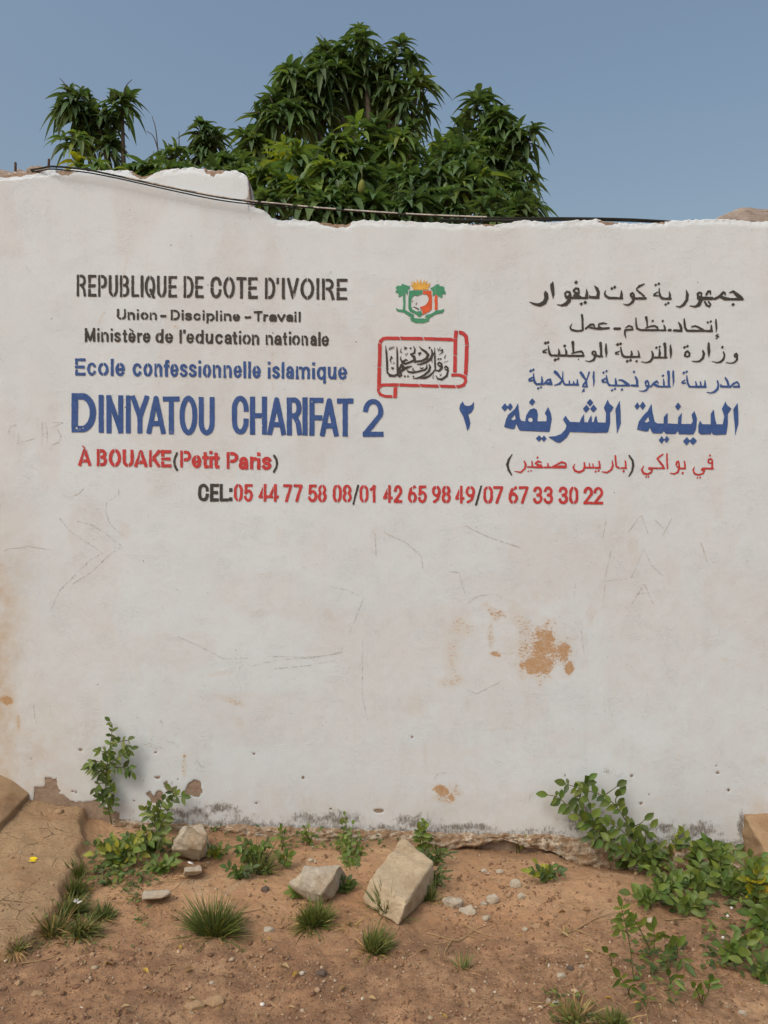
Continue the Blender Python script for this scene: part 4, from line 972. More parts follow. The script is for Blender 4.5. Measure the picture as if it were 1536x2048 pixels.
# scratched and pencilled scribbles
def scribble(mat, label, lines, hw):
    p = Paint(st=0.7, rough=0.25)
    for l in lines: p.stroke([(x, y) for x, y in l], hw)
    p.build('scribble', mat, WALL, label, lift=0.0014)
z8 = lambda pts: [(x / 2, y / 2 + 1000) for x, y in pts]
z9 = lambda pts: [(x / 2 + 768, y / 2 + 1000) for x, y in pts]
zl = lambda pts: [(x / 3.84, y / 3.84 + 780) for x, y in pts]
scribble(M['charcoal'], 'faint pencilled fish outlines and lines on the plaster', [
 z8([(238, 72), (280, 125), (340, 165), (412, 210), (360, 240), (310, 290), (240, 360), (205, 435)]), z8([(310, 85), (370, 100), (430, 140), (490, 185), (440, 215), (390, 265), (350, 300), (290, 335)]),
 z8([(710, 545), (800, 585), (890, 632), (990, 632)]), z8([(1000, 665), (1100, 640), (1250, 630), (1350, 615), (1380, 602)]), z8([(1090, 625), (1200, 628), (1300, 622), (1380, 602)]), z8([(1455, 390), (1420, 480), (1398, 530)]), z8([(1320, 345), (1390, 360), (1440, 385)]),
 z8([(1090, 675), (1230, 662), (1340, 642)]), z8([(95, 185), (160, 192), (200, 200)]), z8([(558, 955), (600, 975), (660, 996)]), z8([(600, 955), (650, 980)]), z8([(640, 952), (690, 975), (728, 1000)]), z8([(575, 975), (630, 995)]), z8([(665, 955), (720, 985)]),
 z8([(785, 1040), (800, 1060), (810, 1070)]), z8([(780, 1050), (790, 1085)]), z8([(1500, 130), (1505, 235)]), z8([(1450, 560), (1448, 780), (1470, 880)]), z8([(640, 880), (656, 905)]), z8([(135, 815), (138, 870), (148, 895)])], 0.55)
scribble(M['pencil'], 'faint scratched letters low on the right of the plaster', [
 z9([(908, 205), (885, 310)]), z9([(880, 325), (970, 315)]), z9([(885, 340), (872, 440)]), z9([(1040, 195), (990, 310)]), z9([(1040, 195), (1070, 260), (1120, 305)]), z9([(1042, 335), (990, 418)]), z9([(1042, 335), (1078, 415)]), z9([(1010, 375), (1060, 372)]),
 z9([(890, 70), (875, 155)]), z9([(1030, 60), (975, 130)]), z9([(1030, 60), (1055, 130)]), z9([(1150, 75), (1110, 150)]), z9([(1085, 80), (1120, 115)]), z9([(320, 100), (400, 140), (480, 170), (545, 190)]), z9([(1268, 170), (1280, 205), (1293, 250)]),
 z9([(765, 335), (760, 400)]), z9([(790, 520), (800, 610)]), z9([(260, 285), (300, 290), (325, 380)]), z9([(330, 415), (380, 382), (430, 378)]), z9([(325, 755), (370, 775), (460, 730)]), z9([(0, 130), (90, 170), (150, 225), (155, 275)]), z9([(580, 1200), (585, 1180), (600, 1165)]), z9([(200, 1120), (215, 1095), (255, 1090)])], 0.6)
scribble(M['pencil'], 'scratched letters C L A 3 beside the large blue capitals', [
 zl([(120, 268), (80, 275), (65, 320), (75, 345)]), zl([(145, 320), (133, 412), (265, 372)]), zl([(325, 235), (320, 420)]), zl([(345, 245), (362, 300), (365, 410)]), zl([(320, 345), (360, 330)]), zl([(400, 248), (485, 252), (390, 290)]), zl([(440, 305), (470, 350), (455, 400), (400, 420)]),
 zl([(20, 460 + 780), (60, 1220), (190, 1210)]), zl([(640, 760), (600, 800), (560, 812)]), zl([(910, 750), (915, 800), (820, 860), (810, 930), (840, 1020), (930, 1110)])], 0.55)
#PART2
# ------------------------------------------------------------------ leaf and tube builders
def leaf_batch(P0, D, U, L, W, droop, prof, tint, curl=0.15):
    """many leaves at once: base points, directions, up hints, lengths, widths, droop, width profile, colours"""
    P0 = np.asarray(P0, float); D = np.asarray(D, float); U = np.asarray(U, float)
    n = len(P0); D /= np.linalg.norm(D, axis=1, keepdims=True) + 1e-9
    Sd = np.cross(D, U); Sd /= np.linalg.norm(Sd, axis=1, keepdims=True) + 1e-9
    N = np.cross(Sd, D)
    m = len(prof); ts = np.linspace(0, 1, m)
    rows = []
    for t, w in zip(ts, prof):
        c = P0 + D * (L * t)[:, None] + np.array([0, 0, -1.0])[None, :] * (droop * L * t * t)[:, None]
        h = (W * w * 0.5)[:, None]
        lift = N * (h * curl * 2)
        rows += [c + Sd * h + lift, c, c - Sd * h + lift]
    V = np.stack(rows, 1).reshape(-1, 3)          # n, m*3
    base = (np.arange(n) * m * 3)[:, None]
    f = []
    for k in range(m - 1):
        a = k * 3
        f += [(a, a + 1, a + 4, a + 3), (a + 1, a + 2, a + 5, a + 4)]
    Q = (base[:, :, None] + np.array(f)[None]).reshape(-1, 4)
    C = np.repeat(np.asarray(tint, float), m * 3, 0)
    return V, Q, C
class Acc:
    def __init__(s): s.V = []; s.Q = []; s.C = []; s.n = 0
    def add(s, V, Q, C=None):
        s.V.append(V); s.Q.append(np.asarray(Q) + s.n); s.n += len(V)
        s.C.append(C if C is not None else np.ones((len(V), 3)))
    def leaves(s, *a, **k): s.add(*leaf_batch(*a, **k))
    def tube(s, pts, r0, r1=None, seg=6, col=None, cap=False):
        pts = np.array([tuple(q) for q in pts], float); m = len(pts)
        r1 = r0 if r1 is None else r1
        rr = np.linspace(r0, r1, m)
        t = np.gradient(pts, axis=0); t /= np.linalg.norm(t, axis=1, keepdims=True) + 1e-9
        ref = np.array([0.31, 0.2, 0.93]) if abs(t[0] @ np.array([0, 0, 1])) < 0.9 else np.array([1.0, 0.1, 0.0])
        a = np.cross(t, ref); a /= np.linalg.norm(a, axis=1, keepdims=True) + 1e-9
        b = np.cross(t, a)
        an = np.arange(seg) * 2 * np.pi / seg
        V = (pts[:, None] + rr[:, None, None] * (np.cos(an)[None, :, None] * a[:, None] + np.sin(an)[None, :, None] * b[:, None])).reshape(-1, 3)
        Q = [(i * seg + k, i * seg + (k + 1) % seg, (i + 1) * seg + (k + 1) % seg, (i + 1) * seg + k) for i in range(m - 1) for k in range(seg)]
        if cap and seg == 6:
            for i in (0, (m - 1) * seg): Q += [(i, i + 1, i + 2, i + 3), (i, i + 3, i + 4, i + 5)]
        s.add(V, Q, None if col is None else np.repeat(np.array([col], float), len(V), 0))
    def build(s, name, mat, parent=None, smooth=True):
        V = np.concatenate(s.V); Q = np.concatenate(s.Q)
        return link(name, mesh_np(name, V, Q, tint=np.concatenate(s.C)), mat, parent, smooth)
def smooth_path(pts, n=24):
    pts = np.array([tuple(q) for q in pts], float)
    if len(pts) < 3:
        t = np.linspace(0, 1, n)[:, None]; return pts[0] * (1 - t) + pts[-1] * t
    out = []
    P_ = np.vstack([2 * pts[0] - pts[1], pts, 2 * pts[-1] - pts[-2]])
    k = max(2, n // (len(pts) - 1))
    for i in range(1, len(P_) - 2):
        for t in np.arange(k) / k:
            a, b, c, d = P_[i - 1:i + 3]
            out.append(0.5 * ((2 * b) + (c - a) * t + (2 * a - 5 * b + 4 * c - d) * t * t + (3 * b - a - 3 * c + d) * t ** 3))
    out.append(pts[-1])
    return np.array(out)
MANGO = [0.12, 0.62, 0.95, 1.0, 0.80, 0.45, 0.03]
OVATE = [0.10, 0.80, 1.0, 0.72, 0.03]
BLADE = [0.8, 1.0, 0.75, 0.08]
def jit(col, n, a=0.15, hue=0.1):
    c = np.array(col)[None] * (1 + NR.uniform(-a, a, (n, 1)))
    c[:, 0] *= 1 + NR.uniform(-hue, hue * 1.6, n); c[:, 2] *= 1 + NR.uniform(-hue, hue, n)
    return np.clip(c, 0.002, 1)

# ------------------------------------------------------------------ mango trees behind the wall
def rosette(acc, p, d, L, cols, n=None):
    n = n or R.randint(14, 22)
    d = np.array(d, float); d /= np.linalg.norm(d)
    ref = np.array([0, 0, 1.0]) if abs(d[2]) < 0.9 else np.array([1.0, 0, 0])
    a = np.cross(d, ref); a /= np.linalg.norm(a); b = np.cross(d, a)
    i = np.arange(n); az = i * 2.39996 + R.random() * 6
    pol = np.radians(np.interp(i / (n - 1), [0, 1], [102, 22]) + NR.uniform(-10, 10, n))
    D = np.cos(pol)[:, None] * d + np.sin(pol)[:, None] * (np.cos(az)[:, None] * a + np.sin(az)[:, None] * b)
    P0 = np.array(p)[None] - d[None] * (NR.uniform(0.0, 0.10, n) * (1 - i / n))[:, None] * 1.0
    ln = L * NR.uniform(0.75, 1.15, n) * np.interp(i / (n - 1), [0, .7, 1], [1, 1, .6])
    acc.leaves(P0, D, np.tile([0, 0, 1.0], (n, 1)) + NR.uniform(-.25, .25, (n, 3)), ln, ln * NR.uniform(.20, .27, n), NR.uniform(.30, .95, n), MANGO, cols(n), curl=0.30)
OLD = (0.080, 0.140, 0.062); MID = (0.108, 0.190, 0.068); YNG = (0.180, 0.270, 0.060); LIME = (0.27, 0.32, 0.02)  # darker greens are lightened: haze is put into the leaf colour
def tree(name, label, blobs, trunk_px, trunk_y, trunk_r, fork_py, seedn, lf=1.0):
    R.seed(seedn); NR.seed(seedn)
    base = Vector(((trunk_px - 768) / F * (trunk_y + CD), trunk_y, -0.06))
    T = empty(name, base); tag(T, label, 'tree', 'mango trees behind the wall')
    fol = Acc(); tr = Acc(); tw = Acc()
    fork = np.array(P(trunk_px, fork_py, trunk_y))
    tr.tube(smooth_path([base, (base.x + .05, base.y, fork[2] * .5), fork], 12), trunk_r * 1.25, trunk_r, 10)
    for bl in blobs:
        px, py, r, y, dens = bl[:5]; tone = bl[5] if len(bl) > 5 else 0
        c = np.array(P(px, py, y)); dep = y + CD; rr = r / F * dep
        mid = fork * .45 + c * .55; mid[2] -= 0.12
        tw.tube(smooth_path([fork, mid, c - np.array([0, 0, rr * .4])], 12), trunk_r * .42, .010, 6)
        n = max(3, int(dens * (r / 26.0) ** 2 * 2.1))
        for i in range(n):
            z = R.uniform(-0.75, 1); a = R.uniform(0, 6.283)
            q = math.sqrt(1 - z * z); d = np.array([q * math.cos(a), q * math.sin(a) - 0.25, z])
            d /= np.linalg.norm(d)
            rad = rr * R.uniform(.55, 1.0)
            p = c + d * rad * np.array([1, .9, 1])
            out = d * 0.8 + np.array([0, -0.15, 0.75])
            y_ = tone + R.gauss(0, 0.5)
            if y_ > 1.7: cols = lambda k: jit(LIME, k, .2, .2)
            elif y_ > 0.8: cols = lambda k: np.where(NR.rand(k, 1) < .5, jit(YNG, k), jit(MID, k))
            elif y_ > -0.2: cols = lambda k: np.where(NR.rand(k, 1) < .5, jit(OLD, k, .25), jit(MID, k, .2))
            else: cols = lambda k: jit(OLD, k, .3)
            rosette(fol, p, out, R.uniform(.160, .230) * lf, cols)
            if i % 2 == 0: tw.tube(smooth_path([c - np.array([0, 0, rr * .35]), c * .4 + p * .6 - np.array([0, 0, .05]), p], 6), .009, .004, 4)
            if R.random() < 0.10:
                e = p + np.array([R.uniform(-.08, .08), 0, R.uniform(.1, .16)])
                tw.tube([p, p * .5 + e * .5 + np.array([.01, 0, 0]), e], .003, .0015, 4)
    tr.build('trunk', M['bark'], T); tw.build('branches', M['bark'], T); fol.build('crown', M['leaf'], T, smooth=True)
    return T
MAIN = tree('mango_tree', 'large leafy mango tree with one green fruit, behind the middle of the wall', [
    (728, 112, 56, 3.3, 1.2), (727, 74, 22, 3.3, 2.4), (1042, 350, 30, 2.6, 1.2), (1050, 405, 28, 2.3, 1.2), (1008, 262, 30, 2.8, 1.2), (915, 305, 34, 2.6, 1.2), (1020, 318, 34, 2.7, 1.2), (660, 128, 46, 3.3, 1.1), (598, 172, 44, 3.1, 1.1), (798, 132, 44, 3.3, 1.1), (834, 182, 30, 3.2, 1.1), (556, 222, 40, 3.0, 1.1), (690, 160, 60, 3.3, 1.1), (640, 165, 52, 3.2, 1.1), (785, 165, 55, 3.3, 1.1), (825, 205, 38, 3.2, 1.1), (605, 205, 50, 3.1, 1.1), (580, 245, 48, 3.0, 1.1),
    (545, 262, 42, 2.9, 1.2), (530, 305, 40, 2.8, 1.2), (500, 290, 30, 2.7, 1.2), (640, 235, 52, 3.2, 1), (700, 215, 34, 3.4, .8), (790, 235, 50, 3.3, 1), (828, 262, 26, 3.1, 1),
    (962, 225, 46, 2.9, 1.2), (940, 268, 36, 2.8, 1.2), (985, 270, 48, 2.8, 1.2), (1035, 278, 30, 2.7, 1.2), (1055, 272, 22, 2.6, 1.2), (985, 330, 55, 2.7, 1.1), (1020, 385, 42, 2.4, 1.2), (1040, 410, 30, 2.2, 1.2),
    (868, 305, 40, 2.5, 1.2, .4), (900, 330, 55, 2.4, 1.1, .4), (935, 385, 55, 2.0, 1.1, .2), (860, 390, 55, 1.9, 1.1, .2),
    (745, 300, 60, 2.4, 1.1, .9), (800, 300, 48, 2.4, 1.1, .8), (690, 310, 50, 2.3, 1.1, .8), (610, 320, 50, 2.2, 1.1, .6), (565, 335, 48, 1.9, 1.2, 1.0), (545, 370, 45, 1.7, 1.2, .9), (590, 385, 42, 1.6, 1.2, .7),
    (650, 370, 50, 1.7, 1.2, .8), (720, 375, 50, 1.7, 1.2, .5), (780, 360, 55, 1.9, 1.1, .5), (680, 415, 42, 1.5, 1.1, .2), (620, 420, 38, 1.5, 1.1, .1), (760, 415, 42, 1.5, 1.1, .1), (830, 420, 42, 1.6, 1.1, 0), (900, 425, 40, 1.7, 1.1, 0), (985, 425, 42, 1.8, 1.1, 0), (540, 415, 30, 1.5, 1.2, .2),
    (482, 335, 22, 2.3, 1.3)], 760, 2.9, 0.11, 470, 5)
SIDE = tree('mango_tree', 'smaller mango tree with thin shoots, over the tall left end of the wall', [
    (150, 205, 36, 2.6, 2.2, .2), (165, 240, 30, 2.6, 2.2, -.6), (245, 215, 26, 2.6, 2.2), (195, 225, 22, 2.6, 1.8), (225, 250, 24, 2.7, 1.4, -.6), (138, 285, 28, 2.3, 1.5, .8), (180, 275, 20, 2.6, 1.4, -.8), (215, 290, 18, 2.6, 1.4, -.8),
    (150, 335, 22, 1.9, 1.5, .9), (205, 345, 20, 1.9, 1.5, .7), (262, 345, 20, 2.0, 1.5, .8), (310, 345, 22, 2.0, 1.5, .6), (345, 305, 17, 2.2, 1.6, .4), (332, 345, 20, 1.9, 1.5, .6), (365, 342, 20, 2.0, 1.4, .4),
    (398, 258, 16, 2.4, 2.2, .1), (425, 282, 20, 2.4, 1.8, -.3), (408, 300, 16, 2.4, 1.6, -.3), (440, 330, 22, 2.2, 1.5, .3), (420, 345, 20, 2.0, 1.4, .3), (470, 345, 20, 2.0, 1.3)], 250, 2.5, 0.07, 420, 9, 0.86)
def shoots():
    for pts in [[(133, 180), (128, 166), (119, 156)], [(248, 190), (252, 172), (264, 159)], [(231, 196), (229, 182)], [(318, 330), (312, 262), (304, 232)], [(322, 322), (308, 275), (293, 262)], [(358, 300), (358, 262)], [(545, 205), (536, 185)], [(520, 225), (500, 226), (483, 238)]]:
        a = Acc(); a.tube(smooth_path([P(x, y, 2.4) for x, y in pts], 8), .005, .002, 5)
        a.build('flower_shoot', M['bark'], MAIN if pts[0][0] > 480 else SIDE)
    b = bmesh.new(); bmesh.ops.create_uvsphere(b, u_segments=16, v_segments=12, radius=1)
    c = P(723, 373, 1.35); s_ = (1.35 + CD) / F
    for v in b.verts:
        z = v.co.z; w = 1 - 0.12 * z
        v.co = Vector((c.x + v.co.x * 7.2 * s_ * w + 0.004 * z, c.y + v.co.y * 7 * s_, c.z + z * 14 * s_))
    me = bpy.data.meshes.new('mango'); b.to_mesh(me); b.free()
    link('mango_fruit', me, M['fruit'], MAIN, True)['label'] = 'single hanging green mango'
    a = Acc(); a.tube(smooth_path([P(723, 360, 1.35), P(724, 348, 1.36), P(721, 335, 1.42)], 8), .003, .004, 5); a.build('fruit_stalk', M['stem'], MAIN)
shoots()

# ------------------------------------------------------------------ cable, pipe, rebar, rubble on the wall top
def wire():
    T = empty('cable', P(500, 402, -0.02)); tag(T, 'thick dark cable splashed with white paint, slung along the wall top', 'cable')
    pts = [P(62, 340, 0.03), P(85, 336, 0.0), P(108, 333, -0.028), (P(170, 339, -0.034)), P(230, 351, -0.034), P(330, 373, -0.034), P(430, 393, -0.034), P(500, 403, -0.032), P(560, 409, -0.02), P(640, 417, -0.01), P(780, 427, 0.0), P(900, 433, 0.005), P(1000, 436, 0.01), P(1130, 436, 0.02), P(1250, 438, 0.03), P(1345, 443, 0.05)]
    path = smooth_path(pts, 120)
    a = Acc(); a.tube(path, .0039, .0039, 8)
    a.tube(path[:70] + np.array([0, 0.005, -0.0085]) + 0.0012 * np.sin(np.arange(70) * .23)[:, None] * np.array([[0, 0, 1]]), .0028, .0025, 6)
    a.build('sheath', M['cable'], T)
    cc = []; last = -9; R.seed(3)
    xs = (path[:, 0] / (path[:, 1] + CD)) * F + 768
    for i in range(len(path) - 2):
        dens = np.interp(xs[i], [0, 235, 250, 480, 500, 560, 600, 640, 660, 720, 735, 900, 960, 980], [0, 0, .75, .85, .9, .85, .1, .5, .1, .1, .8, .65, .4, 0])
        if R.random() < dens:
            q = path[i:i + 3] + np.array([0, -0.001, 0.0022])
            if i - last > 2: cc.append(Acc())
            last = i; cc[-1].tube(q, .0038, .0037, 7)
    for c in cc: c.build('paint_crust', M['limecrust'], T)
    p2 = Acc(); p2.tube(smooth_path([P(880, 440, .07), P(1000, 441, .065), P(1150, 439, .06), P(1260, 441, .06), P(1342, 445, .06)], 30), .0062, .0055, 8)
    tag(p2.build('pipe', M['cable']), 'thin dark pipe lying on the lower wall top, right of the tree', 'pipe')
    for x, y0, y1, dx in [(31, 348, 325, 0), (97, 340, 318, 1)]:
        r = Acc(); r.tube([P(x, y0, .05), P(x + dx * .5, (y0 + y1) / 2, .05), P(x + dx, y1, .05)], .005, .005, 6, cap=True)
        r.build('rebar_stub', M['rebar'], WALL)
wire()

# ------------------------------------------------------------------ stones
def hull(name, pts, mat, label, cat, group=None, rough=0.006, levels=2, bev=0.006, seed=0, smooth=False, nscale=18, parent=None):
    b = bmesh.new()
    pts = [Vector(q) for q in pts]
    c = sum(pts, Vector()) / len(pts)
    for q in pts: b.verts.new(q - c)
    bmesh.ops.convex_hull(b, input=list(b.verts))
    bmesh.ops.delete(b, geom=[v for v in b.verts if not v.link_faces], context='VERTS')
    bmesh.ops.dissolve_limit(b, angle_limit=0.03, verts=b.verts, edges=b.edges)
    if bev: bmesh.ops.bevel(b, geom=list(b.edges), offset=bev, segments=2, affect='EDGES', profile=0.5, clamp_overlap=True)
    bmesh.ops.triangulate(b, faces=b.faces)
    for k in range(levels):
        bmesh.ops.subdivide_edges(b, edges=[e for e in b.edges if e.calc_length() > 0.012 / (1 + 0.3 * k)], cuts=1, use_grid_fill=True)
        bmesh.ops.triangulate(b, faces=[f for f in b.faces if len(f.verts) > 3])
    b.normal_update()
    co = np.array([v.co for v in b.verts]); 
    n1 = fbm(co[:, 0] * nscale + seed * 7 + co[:, 2] * 11, co[:, 1] * nscale + seed * 3 + co[:, 2] * nscale, 4) - 0.5
    for v, n in zip(b.verts, n1): v.co += v.normal * (n * 2 * rough)
    me = bpy.data.meshes.new(name); b.to_mesh(me); b.free()
    o = link(name, me, mat, parent, smooth); o.location = c if not parent else c - Vector(parent.location)
    if label: tag(o, label, cat, group)
    return o
def lump(name, px, py, rx, ry, mat, label, cat, group=None, hz=0.55, seed=0, rough=0.004, n=26, sink=0.35, lean=0.0):
    """angular stone standing on the ground at a photo pixel; rx, ry half sizes in photo pixels"""
    r = random.Random(seed * 13 + 5)
    g = G(px, py + ry * 0.5); dep = g.y + CD; k = dep / F
    a, bb, h = rx * k, rx * k * r.uniform(.6, .95), 2 * ry * k * hz
    th = r.uniform(0, 3.14)
    pts = []
    for i in range(n):
        z = r.uniform(-1, 1); t = r.uniform(0, 6.283); q = math.sqrt(1 - z * z)
        s_ = r.uniform(.85, 1.1)
        x, y = a * q * math.cos(t) * s_, bb * q * math.sin(t) * s_
        pts.append((g.x + x + lean * z * a, g.y + y, g.z + h * (z * s_ * .5 + .5 - sink)))
    return hull(name, pts, mat, label, cat, group, rough=rough * min(1, a / 0.03), bev=min(.004, a * .12), seed=seed, levels=2 if a > .02 else 1, nscale=30 if a < .05 else 18)

# tipped cement block in the middle
A_, B_, C_, D_ = PZ(805, 1673, .075), PZ(867, 1722, .075), PZ(812, 1806, .062), PZ(741, 1758, .062)
dn = Vector((0.0, 0.0, -0.105))
sl = Vector((-0.012, -0.018, 0))
hull('cement_block', [A_, B_, C_, D_, A_ + dn, B_ + dn, C_ + dn + sl + Vector((-.012, .02, .03)), D_ + dn + sl + Vector((-.02, .01, .03))], M['cement'], 'tan cement block lying askew in the middle of the ground', 'block', rough=0.007, bev=0.008, levels=4, seed=2, nscale=20)
def rockpx(name, tops, lows, mat, label, cat, group=None, **kw):
    hull(name, [PZ(*q) for q in tops] + [PZ(*q) for q in lows], mat, label, cat, group, **kw)
rockpx('rock', [(611, 1734, .085), (680, 1731, .095), (578, 1766, .05), (640, 1790, .035), (662, 1760, .07), (600, 1750, .085)], [(582, 1776, 0), (636, 1808, -.01), (668, 1792, 0), (690, 1752, -.02), (600, 1752, -.04), (655, 1745, -.02)], M['rock'], 'large pale three-cornered stone, left of the cement block', 'stone', rough=0.013, levels=4, bev=.003, seed=4)
rockpx('rock', [(374, 1652, .16), (406, 1648, .165), (415, 1676, .12), (404, 1700, .07), (352, 1690, .075), (345, 1698, .06)], [(347, 1708, .01), (398, 1720, .0), (416, 1705, .0), (412, 1668, .0), (360, 1662, .02)], M['rock'], 'large pale stone leaning on the wall foot, left of the grass tufts', 'stone', rough=0.013, levels=4, bev=.003, seed=8)
rockpx('rock', [(368, 1734, .035), (402, 1730, .035), (406, 1742, .03), (368, 1744, .032)], [(366, 1752, 0), (390, 1753, 0), (406, 1746, 0), (400, 1730, -.01), (370, 1735, -.01)], M['rock'], 'small tan stone with a white bottle cap on top', 'stone', rough=0.005, bev=.004, seed=9)
rockpx('rock', [(286, 1782, .026), (336, 1780, .026), (341, 1785, .02), (325, 1796, .018), (284, 1798, .02)], [(285, 1801, -.004), (318, 1799, -.004), (342, 1790, -.004), (330, 1780, -.01), (290, 1782, -.01)], M['rock'], 'flat pale grey stone lying alone on the soil at left', 'stone', rough=0.004, bev=.004, seed=11)
STN = [(531, 1777, 9, 9, 'darkrock', 'dark round pebble just left of the pale three-cornered stone'), (620, 1818, 11, 8, 'darkrock', 'brown stone behind the second grass tuft'), (539, 1858, 11, 8, 'rock', 'speckled grey pebble between the first two grass tufts'),
       (366, 1868, 8, 8, 'ramp', 'round tan pebble at the left edge of the biggest grass tuft'), (622, 1720, 8, 6, 'rock', 'small pale chip behind the three-cornered stone'), (118, 1620, 10, 9, 'ramp', 'tan lump at the wall foot beside the left ramp'),
       (905, 1802, 20, 18, 'rock', 'pale rubble piece nearest the cement block'), (937, 1818, 17, 17, 'rock', 'crumbly pale rubble piece in front of its neighbours'), (985, 1798, 14, 13, 'rock', 'rounded pale rubble piece in the middle of the heap'), (968, 1806, 9, 9, 'rock', 'small pale chip beside the rounded rubble piece'),
       (1031, 1766, 14, 15, 'rock', 'upright grey rubble piece at the back of the heap'), (1042, 1792, 9, 12, 'rock', 'narrow grey chip right of the upright rubble piece'), (1072, 1849, 13, 7, 'ramp', 'flat tan stone below the rubble heap'), (972, 1834, 8, 12, 'rock', 'thin pale chip standing before the rubble heap'),
       (968, 1741, 7, 5, 'rock', 'small chip under the cracked footing'), (1000, 1742, 8, 6, 'rock', 'small round chip under the cracked footing, right of another'), (1050, 1858, 7, 6, 'rock', 'pale pebble beside the flat tan stone'), (857, 1945, 9, 6, 'ramp', 'tan pebble in front of the dried grass tuft'),
       (1122, 1950, 9, 5, 'rock', 'whitish chip on the gravel at lower right'), (1140, 1936, 7, 6, 'darkrock', 'dark and white speckled pebble at lower right'), (1112, 2005, 8, 8, 'rock', 'round white pebble by the low grass'), (1097, 2000, 7, 8, 'rock', 'pale pebble left of the round white one'),
       (1163, 1932, 6, 5, 'rock', 'small twin pebble right of the speckled one'), (1175, 1913, 6, 6, 'rock', 'rounded pebble below the right stick'), (642, 1945, 12, 8, 'darkrock', 'reddish brown stone on the gravel in the middle'), (424, 1965, 7, 6, 'rock', 'pale pebble near the dusty patch'),
       (525, 2008, 5, 5, 'plastw', 'tiny white pebble low in the middle'), (388, 2006, 24, 14, 'ramp', 'dusty buried stone at the lower left'), (430, 1998, 22, 14, 'ramp', 'dusty buried stone right of another at the lower left'), (1485, 2025, 9, 10, 'rock', 'pale stone in the bottom right corner'),
       (1384, 1752, 10, 8, 'rock', 'white stone among the weeds by the wall, right'), (1300, 1840, 8, 8, 'rock', 'tan pebble beside the spindly weed'), (75, 1984, 14, 8, 'ramp', 'low tan stone half buried at far lower left'), (36, 1963, 10, 9, 'ramp', 'brown stone at the lower left edge')]
for i, (x, y, a, b, m, lab) in enumerate(STN):
    lump('pebble' if a < 12 else 'rock', x, y, a, b, M[m], lab, 'stone', 'loose stones on the soil', seed=i + 20, hz=.8, rough=.010, sink=.30 if m != 'ramp' else .5)

# ramps at both ends
hull('concrete_ramp', [(-2.6, .05, .25), (-1.63, .05, .225), (-1.56, .04, .19), (-1.475, .04, .128), (-1.478, -.25, .095), (-1.52, -.45, .055), (-2.6, -.5, .06), (-2.6, .05, -.2), (-1.47, .04, -.2), (-1.475, -.25, -.2), (-1.52, -.45, -.2), (-2.6, -.5, -.2)], M['ramp'], 'brown earth-covered concrete ramp at the left end of the wall foot', 'ramp', 'ramps at the ends of the wall foot', rough=.008, bev=.010, levels=5, nscale=9, seed=3)
hull('concrete_ramp', [(1.494, .05, .066), (1.494, -.21, -.085), (1.5, -.45, -.16), (2.6, .05, .06), (2.6, -.45, -.14), (1.494, .05, -.5), (1.5, -.45, -.5), (2.6, .05, -.5), (2.6, -.45, -.5)], M['ramp'], 'steep tan concrete ramp at the right end of the wall foot', 'ramp', 'ramps at the ends of the wall foot', rough=.016, bev=.010, levels=5, nscale=11, seed=6)
# lump of old masonry on the wall top, far right
hull('masonry_lump', [P(1425, 440, .06), P(1462, 424, .07), P(1480, 417, .08), P(1560, 419, .08), P(1700, 422, .08), P(1700, 450, .05), P(1430, 450, .06), P(1445, 436, .14), P(1480, 420, .15), P(1700, 424, .15), P(1700, 450, .15), P(1430, 450, .14)], M['concrete'], 'grey-brown lump of old masonry on the wall top at far right', 'masonry', rough=.008, bev=.006, levels=4, nscale=12, seed=7)
for i, (x0, x1, y) in enumerate([(-40, 22, 341), (18, 58, 343), (52, 104, 335)]):
    hull('masonry_lump', [P(x0, y + 10, .03), P(x0 + 6, y, .04), P((x0 + x1) / 2, y - 4, .05), P(x1, y + 3, .04), P(x1, y + 12, .03), P(x0, y + 10, .13), P((x0 + x1) / 2, y - 2, .13), P(x1, y + 10, .13)], M['concrete'],
         ['brown masonry lump at the far left end of the wall top', 'brown masonry lump on the wall top between the two rusty rods', 'brown masonry lump on the wall top beside the right rusty rod'][i], 'masonry', rough=.008, bev=.004, levels=3, nscale=22, seed=i)

# small litter
def cap_thing(name, px, py, r_px, mat, label, cat, lift=0.0, tilt=(0.3, 0.1), h=None, petal=False):
    g = G(px, py) if h is None else PZ(px, py, h)
    k = (g.y + CD) / F; r = r_px * k
    b = bmesh.new()
    if petal:
        for s_ in (-1, 1):
            vs = []
            for q in range(12):
                t_ = 6.2832 * q / 12; yy_ = .46 + .44 * math.sin(t_)
                vs.append(b.verts.new(Vector((r * math.cos(t_) * (1 + .06 * math.sin(3 * t_)), s_ * yy_ * r, r * (.12 + .35 * yy_ * yy_)))))
            if s_ < 0: vs.reverse()
            b.faces.new(vs)
        bmesh.ops.solidify(b, geom=b.faces[:], thickness=.0012)
    else:
        prof = [(0.0, .42), (.8, .42), (.95, .34), (1.0, .12), (1.08, 0), (1.02, 0), (.92, .3), (0, .34)]
        seg = 21; rings = []
        for q, z in prof[1:-1]:
            rings.append([b.verts.new((r * q * (1 + (.05 if i % 2 and z < .2 else 0)) * math.cos(6.2832 * i / seg), r * q * (1 + (.05 if i % 2 and z < .2 else 0)) * math.sin(6.2832 * i / seg), z * r)) for i in range(seg)])
        for a, c in zip(rings, rings[1:]):
            for i in range(seg): b.faces.new((a[i], a[(i + 1) % seg], c[(i + 1) % seg], c[i]))
        b.faces.new(rings[0]); b.faces.new(rings[-1])
    bmesh.ops.recalc_face_normals(b, faces=b.faces)
    me = bpy.data.meshes.new(name); b.to_mesh(me); b.free()
    o = link(name, me, mat); o.location = g + Vector((0, 0, lift)); o.rotation_euler = (tilt[0], tilt[1], R.uniform(0, 3))
    tag(o, label, cat)
